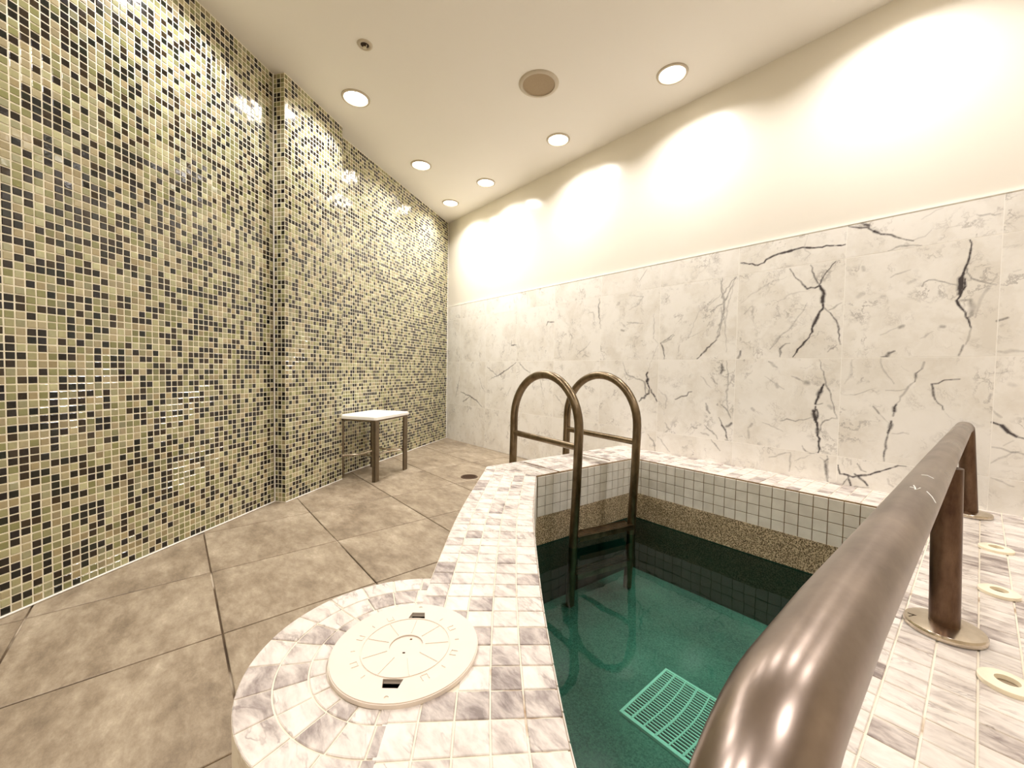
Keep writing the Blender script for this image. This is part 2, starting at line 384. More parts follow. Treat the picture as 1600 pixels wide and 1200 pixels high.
# ---- marble and paint wall
S_T = 0.4608; X0 = 0.0322; Z1 = 0.8584; ZTOP = 1.4704
wall = wall_prism('wall_right', [(-4.05, WY), (RIGHT_X+0.1, WY), (RIGHT_X+0.1, WY+0.12), (-4.05, WY+0.12)], -0.02, ROOM_H, M['paint'])
gm = MB(); prism(gm, [(CORNER[0], WY-0.0091), (RIGHT_X, WY-0.0091), (RIGHT_X, WY), (CORNER[0], WY)], 0.0, ZTOP)
gm.build('tile_grout', M['grout_w'], wall)
gm = MB(); prism(gm, [(CORNER[0], WY-0.011), (RIGHT_X, WY-0.011), (RIGHT_X, WY), (CORNER[0], WY)], ZTOP, ZTOP+0.004)
gm.build('tile_trim', M['white_plastic'], wall)
VEINS = [
(2.8,1,-0.05,1.317,-0.044,1.299,-0.047,1.264,-0.052,1.226,-0.06,1.197,-0.065,1.163),
(7.6,1,-0.061,1.187,-0.066,1.148,-0.07,1.108),
(3.1,1,-0.057,1.166,-0.054,1.136,-0.068,1.097,-0.076,1.083,-0.059,1.046,-0.042,1.004,-0.035,0.973),
(2.5,0.6,-0.033,0.973,-0.041,0.923,-0.046,0.908),
(1.9,0.7,-0.051,1.205,-0.04,1.164,-0.017,1.15,0.01,1.136,0.025,1.131),
(2.0,0.7,-0.175,1.153,-0.17,1.169,-0.156,1.177,-0.126,1.167,-0.097,1.152,-0.075,1.144),
(6.3,0.55,-0.064,1.082,-0.04,1.081,-0.031,1.053,-0.035,1.023,-0.043,1.009),
(3.8,0.35,0.024,1.173,0.007,1.127,-0.011,1.09,-0.018,1.051,-0.025,1.012),
(3.2,0.9,-0.426,1.466,-0.384,1.447,-0.358,1.443,-0.322,1.411,-0.296,1.397,-0.263,1.378,-0.231,1.359,-0.207,1.348),
(3.4,0.8,-0.38,1.469,-0.353,1.45,-0.353,1.439),
(3.2,0.6,-0.286,1.322,-0.246,1.336,-0.206,1.33,-0.183,1.323),
(2.0,0.4,-0.207,1.351,-0.173,1.359,-0.156,1.381),
(2.6,0.35,-0.187,1.431,-0.162,1.445,-0.126,1.461),
(2.4,0.5,-0.036,1.41,-0.026,1.402,-0.003,1.403,0.025,1.397),
(1.9,0.3,-0.156,1.389,-0.113,1.378,-0.068,1.379,-0.035,1.39),
(5.5,0.6,-0.237,0.988,-0.227,0.993),
(3.9,0.6,-0.114,0.983,-0.107,0.981),
(5.6,0.35,-0.299,1.126,-0.291,1.127),
(5.8,0.45,-0.367,1.268,-0.363,1.253),
(7.3,0.35,-0.378,1.137,-0.363,1.149),
(3.4,0.45,-0.273,1.206,-0.241,1.22,-0.212,1.229),
(4.0,0.35,-0.216,1.173,-0.197,1.183),
(2.8,0.35,-0.298,0.958,-0.265,0.978,-0.241,0.988),
(2.6,0.35,-0.173,0.937,-0.151,0.955,-0.137,0.965),
(3.6,0.7,0.03,0.993,0.055,1.003),
(2.4,0.3,0.03,1.334,0.035,1.336),
(2.4,0.3,0.063,1.173,0.08,1.177),
(3.9,1,-0.881,1.384,-0.795,1.356,-0.716,1.393,-0.616,1.405,-0.534,1.393,-0.432,1.384),
(1.9,0.4,-0.582,1.457,-0.592,1.403,-0.565,1.369,-0.59,1.339),
(3.0,0.85,-0.649,1.311,-0.611,1.25,-0.573,1.199,-0.527,1.207,-0.517,1.235,-0.496,1.273,-0.465,1.312),
(2.8,0.8,-0.563,1.313,-0.546,1.254,-0.522,1.209),
(6.9,1,-0.522,1.206,-0.506,1.165,-0.507,1.11),
(5.0,1,-0.507,1.11,-0.523,1.07,-0.544,1.016,-0.554,0.975),
(3.6,1,-0.554,0.975,-0.582,0.926,-0.622,0.866),
(3.0,0.85,-0.507,1.11,-0.478,1.073,-0.455,1.037,-0.443,0.996,-0.435,0.921),
(2.2,0.6,-0.484,1.087,-0.437,1.116),
(2.9,0.7,-0.679,0.871,-0.68,0.908,-0.655,0.934,-0.637,0.936),
(3.2,0.4,-0.726,0.909,-0.688,0.968,-0.639,1.009,-0.587,1.091,-0.571,1.131),
(3.4,0.35,-0.857,1.102,-0.815,1.144,-0.805,1.051),
(3.3,0.3,-0.873,1.166,-0.737,1.255,-0.661,1.273),
(3.1,0.3,-0.72,1.134,-0.645,1.183,-0.561,1.193),
(3.8,0.6,-0.9,1.312,-0.951,1.256,-0.969,1.226,-0.96,1.16,-0.975,1.031,-0.997,0.967,-1.068,0.902),
(2.7,0.5,-0.984,1.309,-0.963,1.225),
(3.6,0.4,-0.94,0.899,-0.953,1.062,-0.94,1.158,-0.907,1.281),
(2.7,0.4,-1.044,1.169,-0.981,1.228),
(2.4,0.7,-0.513,0.852,-0.493,0.778,-0.484,0.745,-0.462,0.675,-0.448,0.615,-0.435,0.574),
(6.2,1,-0.491,0.735,-0.51,0.685,-0.521,0.637),
(4.7,1,-0.52,0.625,-0.525,0.584,-0.512,0.547,-0.508,0.498,-0.502,0.455,-0.502,0.402),
(7.8,1,-0.527,0.602,-0.519,0.559),
(3.9,0.9,-0.515,0.61,-0.51,0.579,-0.518,0.547),
(2.2,0.7,-0.666,0.539,-0.621,0.549,-0.599,0.544,-0.536,0.57),
(2.4,0.7,-0.503,0.498,-0.49,0.55,-0.456,0.575,-0.437,0.574),
(3.1,0.6,-0.52,0.634,-0.493,0.642),
(2.5,0.6,-0.623,0.769,-0.574,0.745),
(6.3,0.6,-0.563,0.74,-0.555,0.738),
(2.6,0.45,-0.743,0.767,-0.689,0.728,-0.654,0.703),
(5.0,0.5,-0.728,0.844,-0.689,0.814),
(5.0,0.5,-0.689,0.728,-0.683,0.712),
(3.8,0.45,-0.468,0.632,-0.458,0.621),
(2.9,0.5,-0.711,0.343,-0.654,0.37,-0.615,0.383),
(3.3,0.5,-0.616,0.386,-0.614,0.328,-0.618,0.287),
(2.8,0.7,-0.568,0.426,-0.551,0.4,-0.5,0.399),
(4.6,0.7,-0.467,0.392,-0.47,0.336,-0.46,0.27),
(2.4,0.4,-0.598,0.344,-0.53,0.388),
(2.3,0.5,-0.747,0.522,-0.717,0.515,-0.652,0.486),
(5.2,0.5,-0.799,0.592,-0.789,0.583),
(5.2,0.5,-0.796,0.509,-0.814,0.486),
(5.2,0.45,-0.814,0.472,-0.809,0.431),
(3.6,0.5,-0.938,0.849,-0.929,0.791,-0.927,0.705,-0.927,0.604,-0.915,0.547,-0.904,0.526),
(7.3,0.75,-0.962,0.827,-0.957,0.798,-0.965,0.78),
(3.2,0.7,-0.958,0.601,-0.922,0.568,-0.904,0.533),
(4.0,0.8,-0.969,0.527,-0.94,0.472,-0.917,0.402),
(5.4,0.7,-0.926,0.48,-0.9,0.501),
(3.8,0.6,-1.123,0.458,-1.092,0.45),
(3.7,0.65,-1.047,0.474,-1.017,0.447,-0.98,0.422,-0.972,0.401),
(4.7,0.6,-1.044,0.602,-1.035,0.565,-1.02,0.546),
(3.9,0.75,-1.232,0.613,-1.176,0.636,-1.129,0.666),
(3.3,0.4,-1.079,0.759,-1.018,0.694),
(3.7,0.5,-1.019,0.753,-0.983,0.717),
(4.1,0.4,-1.345,0.671,-1.291,0.625,-1.293,0.552),
(4.7,0.5,-1.068,0.426,-1.023,0.417),
(2.9,0.7,-1.008,0.396,-0.978,0.363,-0.956,0.337),
(4.1,0.5,-1.302,0.396,-1.268,0.424,-1.295,0.462),
(3.2,0.5,-1.345,0.365,-1.29,0.315,-1.255,0.28),
(6.3,0.8,-1.481,0.583,-1.412,0.639,-1.409,0.677),
(6.3,0.95,-1.409,0.677,-1.428,0.718,-1.425,0.777),
(4.9,0.85,-1.409,0.677,-1.38,0.636,-1.352,0.592),
(4.2,0.7,-1.485,0.729,-1.447,0.717,-1.435,0.633),
(2.5,0.4,-1.425,0.777,-1.396,0.861,-1.354,0.967),
(4.1,0.6,-1.413,0.373,-1.366,0.321,-1.355,0.268),
(4.6,0.8,-1.105,0.862,-1.054,0.91,-0.998,0.967),
(3.6,0.55,-0.998,0.967,-0.973,1.082,-0.976,1.155),
(3.9,0.8,-1.341,0.966,-1.318,0.917,-1.312,0.864),
(3.2,0.5,-1.341,0.966,-1.302,0.973,-1.248,1.01),
(3.1,0.4,-1.224,0.898,-1.21,0.953),
(5.3,0.7,-0.878,0.863,-0.866,0.901),
(2.6,0.5,-0.724,0.908,-0.691,0.953,-0.658,0.991),
(3.3,0.6,-0.677,0.867,-0.678,0.913,-0.651,0.935),
(2.4,0.5,-0.482,0.888,-0.449,0.921),
(4.0,0.6,-0.962,1.08,-0.96,1.182,-0.978,1.253,-0.975,1.321),
(2.8,0.6,-0.9,1.309,-0.94,1.225,-0.96,1.182,-1.036,1.133),
(2.6,0.35,-1.016,1.212,-1.107,1.128,-1.163,0.987,-1.068,1.029),
(3.2,0.6,-1.615,0.841,-1.581,0.758,-1.456,0.72,-1.424,0.668),
(4.0,0.6,-1.334,0.969,-1.254,1.016),
(3.3,0.4,-1.581,1.297,-1.472,1.276,-1.516,1.221,-1.578,1.2),
(3.2,0.5,-1.591,1.119,-1.467,1.102),
(4.0,0.4,-1.315,1.237,-1.288,1.259),
(3.1,0.4,-1.389,1.155,-1.391,0.998,-1.347,0.957),
(3.4,0.4,-1.506,1.381,-1.448,1.451),
(2.6,0.5,-0.882,1.383,-0.831,1.368),
(4.3,0.8,-3.107,0.69,-2.95,0.743,-2.821,0.804,-2.733,0.85),
(4.0,0.7,-3.171,0.808,-3.008,0.723),
(3.9,0.7,-2.698,0.85,-2.629,0.793,-2.554,0.76),
(4.8,0.8,-3.632,0.538,-3.474,0.506,-3.336,0.462,-3.236,0.398),
(4.3,0.7,-3.593,0.431,-3.463,0.494),
(4.2,0.6,-3.648,0.717,-3.695,0.577,-3.732,0.477),
(3.9,0.75,-2.362,1.151,-2.348,1.182,-2.268,1.175),
(4.0,0.75,-2.8,1.049,-2.808,1.003,-2.737,1.006,-2.727,0.977),
(3.5,0.8,-1.827,1.311,-1.83,1.219,-1.809,1.087),
(3.5,0.5,-3.297,0.698,-3.252,0.609,-3.187,0.548),
(2.9,0.5,-2.032,0.906,-1.946,0.953,-1.899,0.999),
(3.0,0.4,-2.111,0.918,-2.076,1.076),
(3.1,0.5,-1.929,1.21,-1.882,1.215,-1.869,1.167),
(3.8,0.4,-3.249,1.451,-3.226,1.347),
(3.8,0.4,-2.783,1.442,-2.764,1.382),
(3.6,0.4,-2.604,1.441,-2.593,1.351),
(4.2,0.5,-3.303,0.969,-3.291,0.892),
(3.1,0.4,-2.496,0.706,-2.313,0.701,-2.285,0.712),
(3.5,0.5,-2.434,0.73,-2.384,0.559),
(4.6,0.5,-2.253,0.588,-2.167,0.511),
(3.3,0.5,-1.981,0.886,-1.957,0.905,-1.908,0.885),
(3.3,0.45,-2.275,0.879,-2.198,0.889,-2.22,0.94),
(3.0,0.45,-1.595,1.099,-1.536,1.112,-1.506,1.101),
(4.0,0.6,-1.635,1.067,-1.614,1.061),
(3.5,0.4,-2.869,0.529,-2.798,0.628),
(2.9,0.5,-0.158,0.838,-0.163,0.811),
(3.2,0.7,-0.163,0.811,-0.181,0.79,-0.182,0.757),
(3.0,0.55,-0.182,0.757,-0.201,0.735,-0.215,0.701,-0.234,0.661),
(4.2,0.85,-0.236,0.656,-0.241,0.627,-0.244,0.605),
(4.2,0.9,-0.249,0.582,-0.252,0.553,-0.258,0.53),
(3.1,0.8,-0.258,0.53,-0.264,0.478,-0.267,0.444,-0.266,0.404),
(2.8,0.75,-0.31,0.641,-0.29,0.612),
(1.7,0.5,-0.29,0.612,-0.259,0.575),
(2.6,0.85,-0.056,0.77,-0.077,0.768,-0.099,0.765,-0.115,0.751,-0.133,0.748,-0.128,0.717,-0.112,0.67,-0.097,0.645),
(1.5,0.35,-0.097,0.645,-0.064,0.607),
(2.1,0.5,-0.292,0.856,-0.286,0.816,-0.266,0.777,-0.245,0.744),
(4.2,0.75,-0.29,0.861,-0.266,0.878,-0.25,0.886),
(1.7,0.45,-0.422,0.69,-0.376,0.689,-0.341,0.706,-0.302,0.725),
(1.9,0.5,-0.272,0.715,-0.224,0.717,-0.2,0.729),
(1.6,0.5,-0.245,0.529,-0.193,0.533),
(3.2,0.7,-0.063,0.863,-0.057,0.883,-0.052,0.904),
(2.7,0.3,-0.227,0.822,-0.203,0.8),
(4.5,0.3,-0.39,0.851,-0.393,0.786,-0.414,0.738),
(3.6,0.95,-0.425,0.357,-0.416,0.316,-0.386,0.316,-0.354,0.32,-0.31,0.335,-0.277,0.356,-0.244,0.377),
(2.5,0.8,-0.244,0.377,-0.22,0.393,-0.196,0.395),
(3.6,0.9,-0.386,0.316,-0.375,0.271),
(3.8,0.9,-0.363,0.327,-0.34,0.308,-0.317,0.284),
(2.4,0.7,-0.403,0.27,-0.39,0.297),
(2.3,0.7,-0.356,0.376,-0.341,0.349,-0.324,0.344),
(2.1,0.6,-0.379,0.389,-0.378,0.366),
(4.2,0.45,-0.251,0.328,-0.246,0.306,-0.233,0.298),
(2.3,0.6,-0.37,0.263,-0.312,0.276),
(3.8,0.5,-0.494,0.381,-0.464,0.368,-0.463,0.275),
(4.3,1,0.032,0.608,0.057,0.597,0.073,0.575,0.092,0.561,0.11,0.556),
(2.4,0.6,0.035,0.513,0.057,0.512,0.082,0.501,0.112,0.497),
(3.0,0.4,0.034,0.451,0.053,0.472,0.082,0.497),
(2.4,0.5,0.037,0.395,0.065,0.386,0.093,0.373),
(2.4,0.35,0.063,0.523,0.086,0.545),
(5.9,0.4,0.038,0.878,0.068,0.88,0.098,0.876),
(2.4,0.35,0.035,0.796,0.077,0.801),
(6.0,0.3,0.07,0.755,0.079,0.751),
(3.1,0.5,0.021,0.685,0.025,0.715),
(3.6,0.45,0.03,0.656,0.053,0.629)]
vein_seg = []
for vn_ in VEINS:
    w_, s_ = vn_[0]/1000.0, vn_[1]; q = np.array(vn_[2:], float).reshape(-1, 2)
    pts = [q[0]]
    for a_, b_ in zip(q, q[1:]):                       # break straight runs so the vein wanders
        L_ = np.hypot(*(b_-a_)); k_ = max(1, int(L_/0.014))
        nn = np.array([-(b_-a_)[1], (b_-a_)[0]])/max(L_, 1e-6)
        for i in range(1, k_+1):
            off = 0 if i == k_ else rng.normal()*0.0028
            pts.append(a_+(b_-a_)*i/k_+nn*off)
    m_ = len(pts)-1
    for i in range(m_):
        tt = abs((i+0.5)/m_-0.5)*2
        vein_seg.append((*pts[i], *pts[i+1], w_*(1.25-0.75*tt)*rng.uniform(0.75, 1.25), s_*rng.uniform(0.8, 1.0)))
VS = np.array(vein_seg)

def marble_tile(x0, x1, z0, z1, rr):
    g = 0.0015; x0 += g; x1 -= g; z0 += g; z1 -= g
    rel = VS[(np.minimum(VS[:, 0], VS[:, 2]) < x1+.004) & (np.maximum(VS[:, 0], VS[:, 2]) > x0-.004) & (np.minimum(VS[:, 1], VS[:, 3]) < z1+.004) & (np.maximum(VS[:, 1], VS[:, 3]) > z0-.004)]
    me = bpy.data.meshes.new('wall_tile')
    dens = 0.0036 if x0 > -1.9 else 0.0055
    nx, nz = (max(2, int((x1-x0)/dens)), max(2, int((z1-z0)/dens))) if len(rel) else (1, 1)
    xs = np.linspace(x0, x1, nx+1); zs = np.linspace(z0, z1, nz+1)
    XX, ZZ = np.meshgrid(xs, zs); yf = WY-0.0095+0.0; n = (nx+1)*(nz+1)
    V = np.stack([XX.ravel(), np.full(n, yf), ZZ.ravel()], 1)
    bev = np.array([[x0-.0006, WY-0.0085, z0-.0006], [x1+.0006, WY-0.0085, z0-.0006], [x1+.0006, WY-0.0085, z1+.0006], [x0-.0006, WY-0.0085, z1+.0006]])
    bev2 = bev.copy(); bev2[:, 1] = WY
    V = np.concatenate([V, bev, bev2])
    i = np.arange(nz)[:, None]*(nx+1)+np.arange(nx)[None, :]; i = i.ravel()
    Q = np.stack([i, i+1, i+nx+2, i+nx+1], 1).tolist()
    c0, c1, c2, c3 = 0, nx, n-1, n-1-nx
    rim = [list(range(0, nx+1)), list(range(nx, n, nx+1)), list(range(n-1, n-2-nx, -1)), list(range(n-1-nx, -1, -(nx+1)))]
    for e in range(4):
        a_, b_ = n+e, n+(e+1) % 4
        Q.append([a_, b_]+rim[e][::-1]); Q.append([n+4+e, n+4+(e+1) % 4, b_, a_])
    me.from_pydata(V.tolist(), [], Q)
    val = np.zeros(len(V))
    if len(rel):
        P = V[:n][:, [0, 2]]; best = np.zeros(n)
        for s in rel:
            a_, b_ = s[:2], s[2:4]; w_ = s[4]; reach = w_*1.9+0.004
            sel = np.where((P[:, 0] > min(a_[0], b_[0])-reach) & (P[:, 0] < max(a_[0], b_[0])+reach) & (P[:, 1] > min(a_[1], b_[1])-reach) & (P[:, 1] < max(a_[1], b_[1])+reach))[0]
            if not len(sel): continue
            d_ = b_-a_; pp = P[sel]; tt = np.clip(((pp-a_)@d_)/max(d_@d_, 1e-9), 0, 1); dist = np.hypot(*(pp-a_-tt[:, None]*d_).T)
            wv = max(w_, 0.0020)
            v = np.clip(1.3-0.66*dist/wv, 0, 1)*s[5]*min(1.0, w_/0.0022+0.25)
            best[sel] = np.maximum(best[sel], v)
        val[:n] = best
    at = me.attributes.new('vein', 'FLOAT', 'POINT'); at.data.foreach_set('value', val)
    at = me.attributes.new('rnd', 'FLOAT', 'FACE'); at.data.foreach_set('value', [rr]*len(me.polygons))
    me.update()
    return new_obj('wall_tile', me, M['marble'], wall)

zrows = [(0.0, Z1-S_T), (Z1-S_T, Z1), (Z1, Z1+S_T), (Z1+S_T, ZTOP)]
for k in range(-4, 10):
    xa, xb = X0-k*S_T, X0-(k-1)*S_T
    xa = max(xa, CORNER[0]+0.004); xb = min(xb, RIGHT_X)
    if xb-xa < 0.02: continue
    for za, zb in zrows:
        marble_tile(xa, xb, za, zb, random.random())

# ---- glass mosaic walls
LIGHTS_T = [(174, 170, 128), (158, 156, 112), (146, 146, 100), (182, 172, 136), (168, 154, 116), (160, 158, 124), (188, 186, 144), (142, 142, 94), (174, 162, 128)]
DARKS_T = [(26, 20, 12), (36, 26, 16), (18, 17, 11), (22, 28, 17), (46, 34, 20), (20, 16, 22), (14, 21, 17), (54, 42, 24)]
def mosaic_col():
    if random.random() < 0.41: return s2l(random.choice(DARKS_T))
    c = random.choice(LIGHTS_T); k = random.uniform(0.88, 1.06); return s2l(tuple(min(255, x*k) for x in c))
PM = 0.0252
def mosaic_cells(length, u_off=0.0):
    nu = int(length/PM)+2
    for i in range(nu):
        a_, b_ = u_off+i*PM, u_off+(i+1)*PM
        a_ = max(a_, 0.0); b_ = min(b_, length)
        if b_-a_ < 0.006: continue
        for j in range(int(ROOM_H/PM)+1):
            z0_, z1_ = j*PM+0.004, (j+1)*PM+0.004
            z1_ = min(z1_, ROOM_H)
            if z1_-z0_ < 0.006: continue
            yield a_, b_, z0_, z1_
GAP = 0.0019
def mosaic_face(mb, p0, p1, u_off=0.0, skip=None):
    """tiles on the vertical face from p0 to p1, room on the left of p0 -> p1"""
    d = Vector((p1[0]-p0[0], p1[1]-p0[1], 0)); L = d.length
    fr = frame((p0[0], p0[1], 0), d, (0, 0, 1)); fr = (fr[0], fr[1], fr[2], Vector((-d.y, d.x, 0)).normalized())
    for cell in mosaic_cells(L, u_off):
        a_, b_, z0_, z1_ = cell
        if skip and cell in skip: continue
        g = GAP
        poly = [(a_+g, z0_+g), (b_-g, z0_+g), (b_-g, z1_-g), (a_+g, z1_-g)]
        # frame normal faces the room while u x v faces the other way: mirror the winding through the polygon order
        tile2(mb, poly, fr)
def tile2(mb, poly, fr, c=None):
    o, u, v, n = fr; k = 4
    cx = (poly[0][0]+poly[2][0])/2; cy = (poly[0][1]+poly[2][1])/2
    tx, ty = random.gauss(0, 0.022), random.gauss(0, 0.022); b = 0.0013; pr = 0.0017+random.uniform(-.0003, .0003)
    def P(x, y, z): return o+u*x+v*y+n*(z+(x-cx)*tx+(y-cy)*ty)
    ins = [(cx+(x-cx)*0.86, cy+(y-cy)*0.86) for x, y in poly]
    V = [P(x, y, -0.001) for x, y in poly]+[P(x, y, pr-b) for x, y in poly]+[P(x, y, pr) for x, y in ins]
    Fc = [(8, 11, 10, 9)]
    for i in range(4):
        j = (i+1) % 4; Fc.append((j, i, 4+i, 4+j)); Fc.append((4+j, 4+i, 8+i, 8+j))
    # winding follows the normal given by the frame
    if u.cross(v).dot(n) > 0: Fc = [f[::-1] for f in Fc]
    mb.add(V, Fc, random.random(), c or mosaic_col())

# front section: room lies on the left going FR2 -> FR0
wall_f = wall_prism('wall_left', [FR2, FR0, (FR0[0]-0.09, FR0[1]-0.07), (FR2[0]-0.09, FR2[1]-0.07)], 0, ROOM_H, M['grout_m'])
gr_f = MB()
dF = Vector((FR0[0]-FR2[0], FR0[1]-FR2[1], 0)); LF = dF.length; nF = Vector((dF.y, -dF.x, 0)).normalized()
if nF.dot(Vector((1, 0.5, 0))) < 0: nF = -nF
frF = (Vector((FR2[0], FR2[1], 0)), dF.normalized(), Vector((0, 0, 1)), nF)
offF = -((int(LF/PM)+1)*PM-LF)                # whole tiles start at the pier corner
cells = list(mosaic_cells(LF, offF))
def screen(P):
    d = P-Vector((0, 0, CAM_H)); w = d.dot(F)
    return (800+628.66*d.dot(R2)/w, 600-628.66*d.dot(U2)/w) if w > 0.05 else None
seen = []
for cell in cells:
    q = [screen(frF[0]+frF[1]*cell[i]+frF[2]*cell[j]) for i, j in ((0, 2), (1, 2), (1, 3), (0, 3))]
    if all(p is not None and -6 < p[0] < 1606 and -6 < p[1] < 1206 for p in q): seen.append((abs(area2(q)), cell))
seen.sort(reverse=True); single = set(c for _, c in seen[:300])
# a set of ready glass pieces shared by the single tiles
variants = []
for i in range(28):
    mb = MB(); c_ = s2l((LIGHTS_T+LIGHTS_T+DARKS_T+DARKS_T)[i % 28] if i < 28 else LIGHTS_T[0]); h = PM/2-GAP
    tile2(mb, [(-h, -h), (h, -h), (h, h), (-h, h)], (Vector((0, 0, 0)), Vector((1, 0, 0)), Vector((0, 1, 0)), Vector((0, 0, 1))), c_)
    me = mb.mesh('mosaic_tile'); me.materials.append(M['glass']); variants.append(me)
lightv, darkv = variants[:18], variants[18:]
NF = Matrix((( -frF[1].x, frF[2].x, nF.x), (-frF[1].y, frF[2].y, nF.y), (-frF[1].z, frF[2].z, nF.z))).to_4x4()
if NF.to_3x3().determinant() < 0:
    NF = Matrix(((frF[1].x, frF[2].x, nF.x), (frF[1].y, frF[2].y, nF.y), (frF[1].z, frF[2].z, nF.z))).to_4x4()
mbF = MB()
for cell in cells:
    a_, b_, z0_, z1_ = cell; g = GAP
    if cell in single and abs(b_-a_-PM) < 1e-6 and abs(z1_-z0_-PM) < 1e-6:
        o = bpy.data.objects.new('mosaic_tile', random.choice(darkv if random.random() < 0.41 else lightv)); COL.objects.link(o)
        o.parent = wall_f
        o.matrix_world = Matrix.Translation(frF[0]+frF[1]*((a_+b_)/2)+frF[2]*((z0_+z1_)/2)) @ NF
    else:
        tile2(mbF, [(a_+g, z0_+g), (b_-g, z0_+g), (b_-g, z1_-g), (a_+g, z1_-g)], frF)
mbF.build('mosaic_tiles', M['glass'], wall_f, kind='stuff')

# pier: face and the short return towards the front section
n_p = Vector((PIER1[1]-PIER0[1], -(PIER1[0]-PIER0[0]), 0)).normalized()
pier = wall_prism('wall_pier', [PIER0, PIER1, (PIER1[0]-n_p.x*0.16, PIER1[1]-n_p.y*0.16), (PIER0[0]-n_p.x*0.14, PIER0[1]-n_p.y*0.14)], 0, ROOM_H, M['grout_m'])
def face_frame(p0, p1, toward):
    d = Vector((p1[0]-p0[0], p1[1]-p0[1], 0)); n = Vector((d.y, -d.x, 0)).normalized()
    if n.dot(Vector((*toward, 0))) < 0: n = -n
    return (Vector((p0[0], p0[1], 0)), d.normalized(), Vector((0, 0, 1)), n), d.length
mbP = MB()
for p0, p1, tw in ((PIER0, PIER1, (1, 0.7)), (PIER0, (PIER0[0]-n_p.x*0.074, PIER0[1]-n_p.y*0.074), (0.6, -0.8)), (PIER1, (PIER1[0]-n_p.x*0.08, PIER1[1]-n_p.y*0.08), (-0.6, 0.8))):
    fr, L = face_frame(p0, p1, tw)
    for a_, b_, z0_, z1_ in mosaic_cells(L):
        g = GAP; tile2(mbP, [(a_+g, z0_+g), (b_-g, z0_+g), (b_-g, z1_-g), (a_+g, z1_-g)], fr)
mbP.build('mosaic_tiles', M['glass'], pier, kind='stuff')
# rear section
REARa = (REAR0[0]+0.10, REAR0[1]-0.157)
rear = wall_prism('wall_rear', [REARa, CORNER, (CORNER[0]-0.1, CORNER[1]), (REARa[0]-0.1, REARa[1]-0.05)], 0, ROOM_H, M['grout_m'])
mbR = MB(); fr, L = face_frame(CORNER, REARa, (1, 0.5))
for a_, b_, z0_, z1_ in mosaic_cells(L):
    g = GAP; tile2(mbR, [(a_+g, z0_+g), (b_-g, z0_+g), (b_-g, z1_-g), (a_+g, z1_-g)], fr)
mbR.build('mosaic_tiles', M['glass'], rear, kind='stuff')
# caulk lines where the walls meet the floor and each other
def bead(name, pts, z, w=0.006, mat='grout_w'):
    mb = MB(); tube(mb, [(x, y, zz) for x, y, zz in pts], w/2, 6); return mb.build(name, M[mat], kind='structure')
bead('trim_1', [(FR2[0]+.006, FR2[1]+.004, 0.004), (FR0[0]+.006, FR0[1]+.004, 0.004)], 0)
bead('trim_2', [(PIER0[0], PIER0[1], 0.003), (PIER1[0], PIER1[1], 0.002)], 0, 0.007)
bead('trim_3', [(REAR0[0]+.006, REAR0[1], 0.004), (CORNER[0]+.006, CORNER[1]-.01, 0.004)], 0)
bead('trim_4', [(CORNER[0]+.006, CORNER[1]-.012, 0.0), (CORNER[0]+.006, CORNER[1]-.012, ROOM_H)], 0, 0.012)
bead('trim_5', [(FR0[0]+.004, FR0[1]+.004, 0.0), (FR0[0]+.004, FR0[1]+.004, ROOM_H)], 0, 0.006)

# ================================================================== floor
fb = MB()
LA, LB = (-1.545, 1.30), (-0.45, 0.265)      # line through the middle of the curb
floor_poly = [(CORNER[0], WY), REAR0, FR0, FR2, (RIGHT_X, BACK_Y), (RIGHT_X, -0.25), (-0.10, -0.25), (-0.10, 0.0), LB, LA, (-1.60, 1.40), (-1.60, WY)]
prism(fb, floor_poly, -0.05, -0.0045)
floor = fb.build('floor', M['grout_f'], kind='structure')
T_F = 0.4534; GX, GY = -1.4064, 0.1052; gth = -0.0066
def rot(p): return (p[0]*math.cos(gth)-p[1]*math.sin(gth), p[0]*math.sin(gth)+p[1]*math.cos(gth))
for i in range(-6, 7):
    for j in range(-5, 6):
        a_ = 0.0026
        q = [rot((GX+(i+s)*T_F+(a_ if s == 0 else -a_), GY+(j+w)*T_F+(a_ if w == 0 else -a_))) for s, w in ((0, 0), (1, 0), (1, 1), (0, 1))]
        # keep inside the walls
        q = clip(q, CORNER, REAR0)
        if q: q = clip(q, FR0, FR2)
        if q: q = clip(q, (RIGHT_X, BACK_Y), (RIGHT_X, WY))
        if q: q = clip(q, (RIGHT_X, WY), CORNER)
        if q: q = clip(q, FR2, (RIGHT_X, BACK_Y))
        if not q: continue
        parts = []
        if j >= 3: parts.append(clip(q, (-1.60, 0.0), (-1.60, 3.0)))
        elif i <= 1:
            parts.append(clip(q, LB, LA))
        else:
            if j < 0: parts.append(clip(q, (RIGHT_X, -0.2), (-1, -0.2)))
            else: parts.append(clip(q, LB, LA))
        for q in parts:
            if len(q) < 3 or abs(area2(q)) < 0.002: continue
            mb = MB(); tile(mb, q, ZUP, 0.02, 0.0016, 0.0, random.random(), bottom=True)
            mb.build('floor_tile', M['stone'], floor)

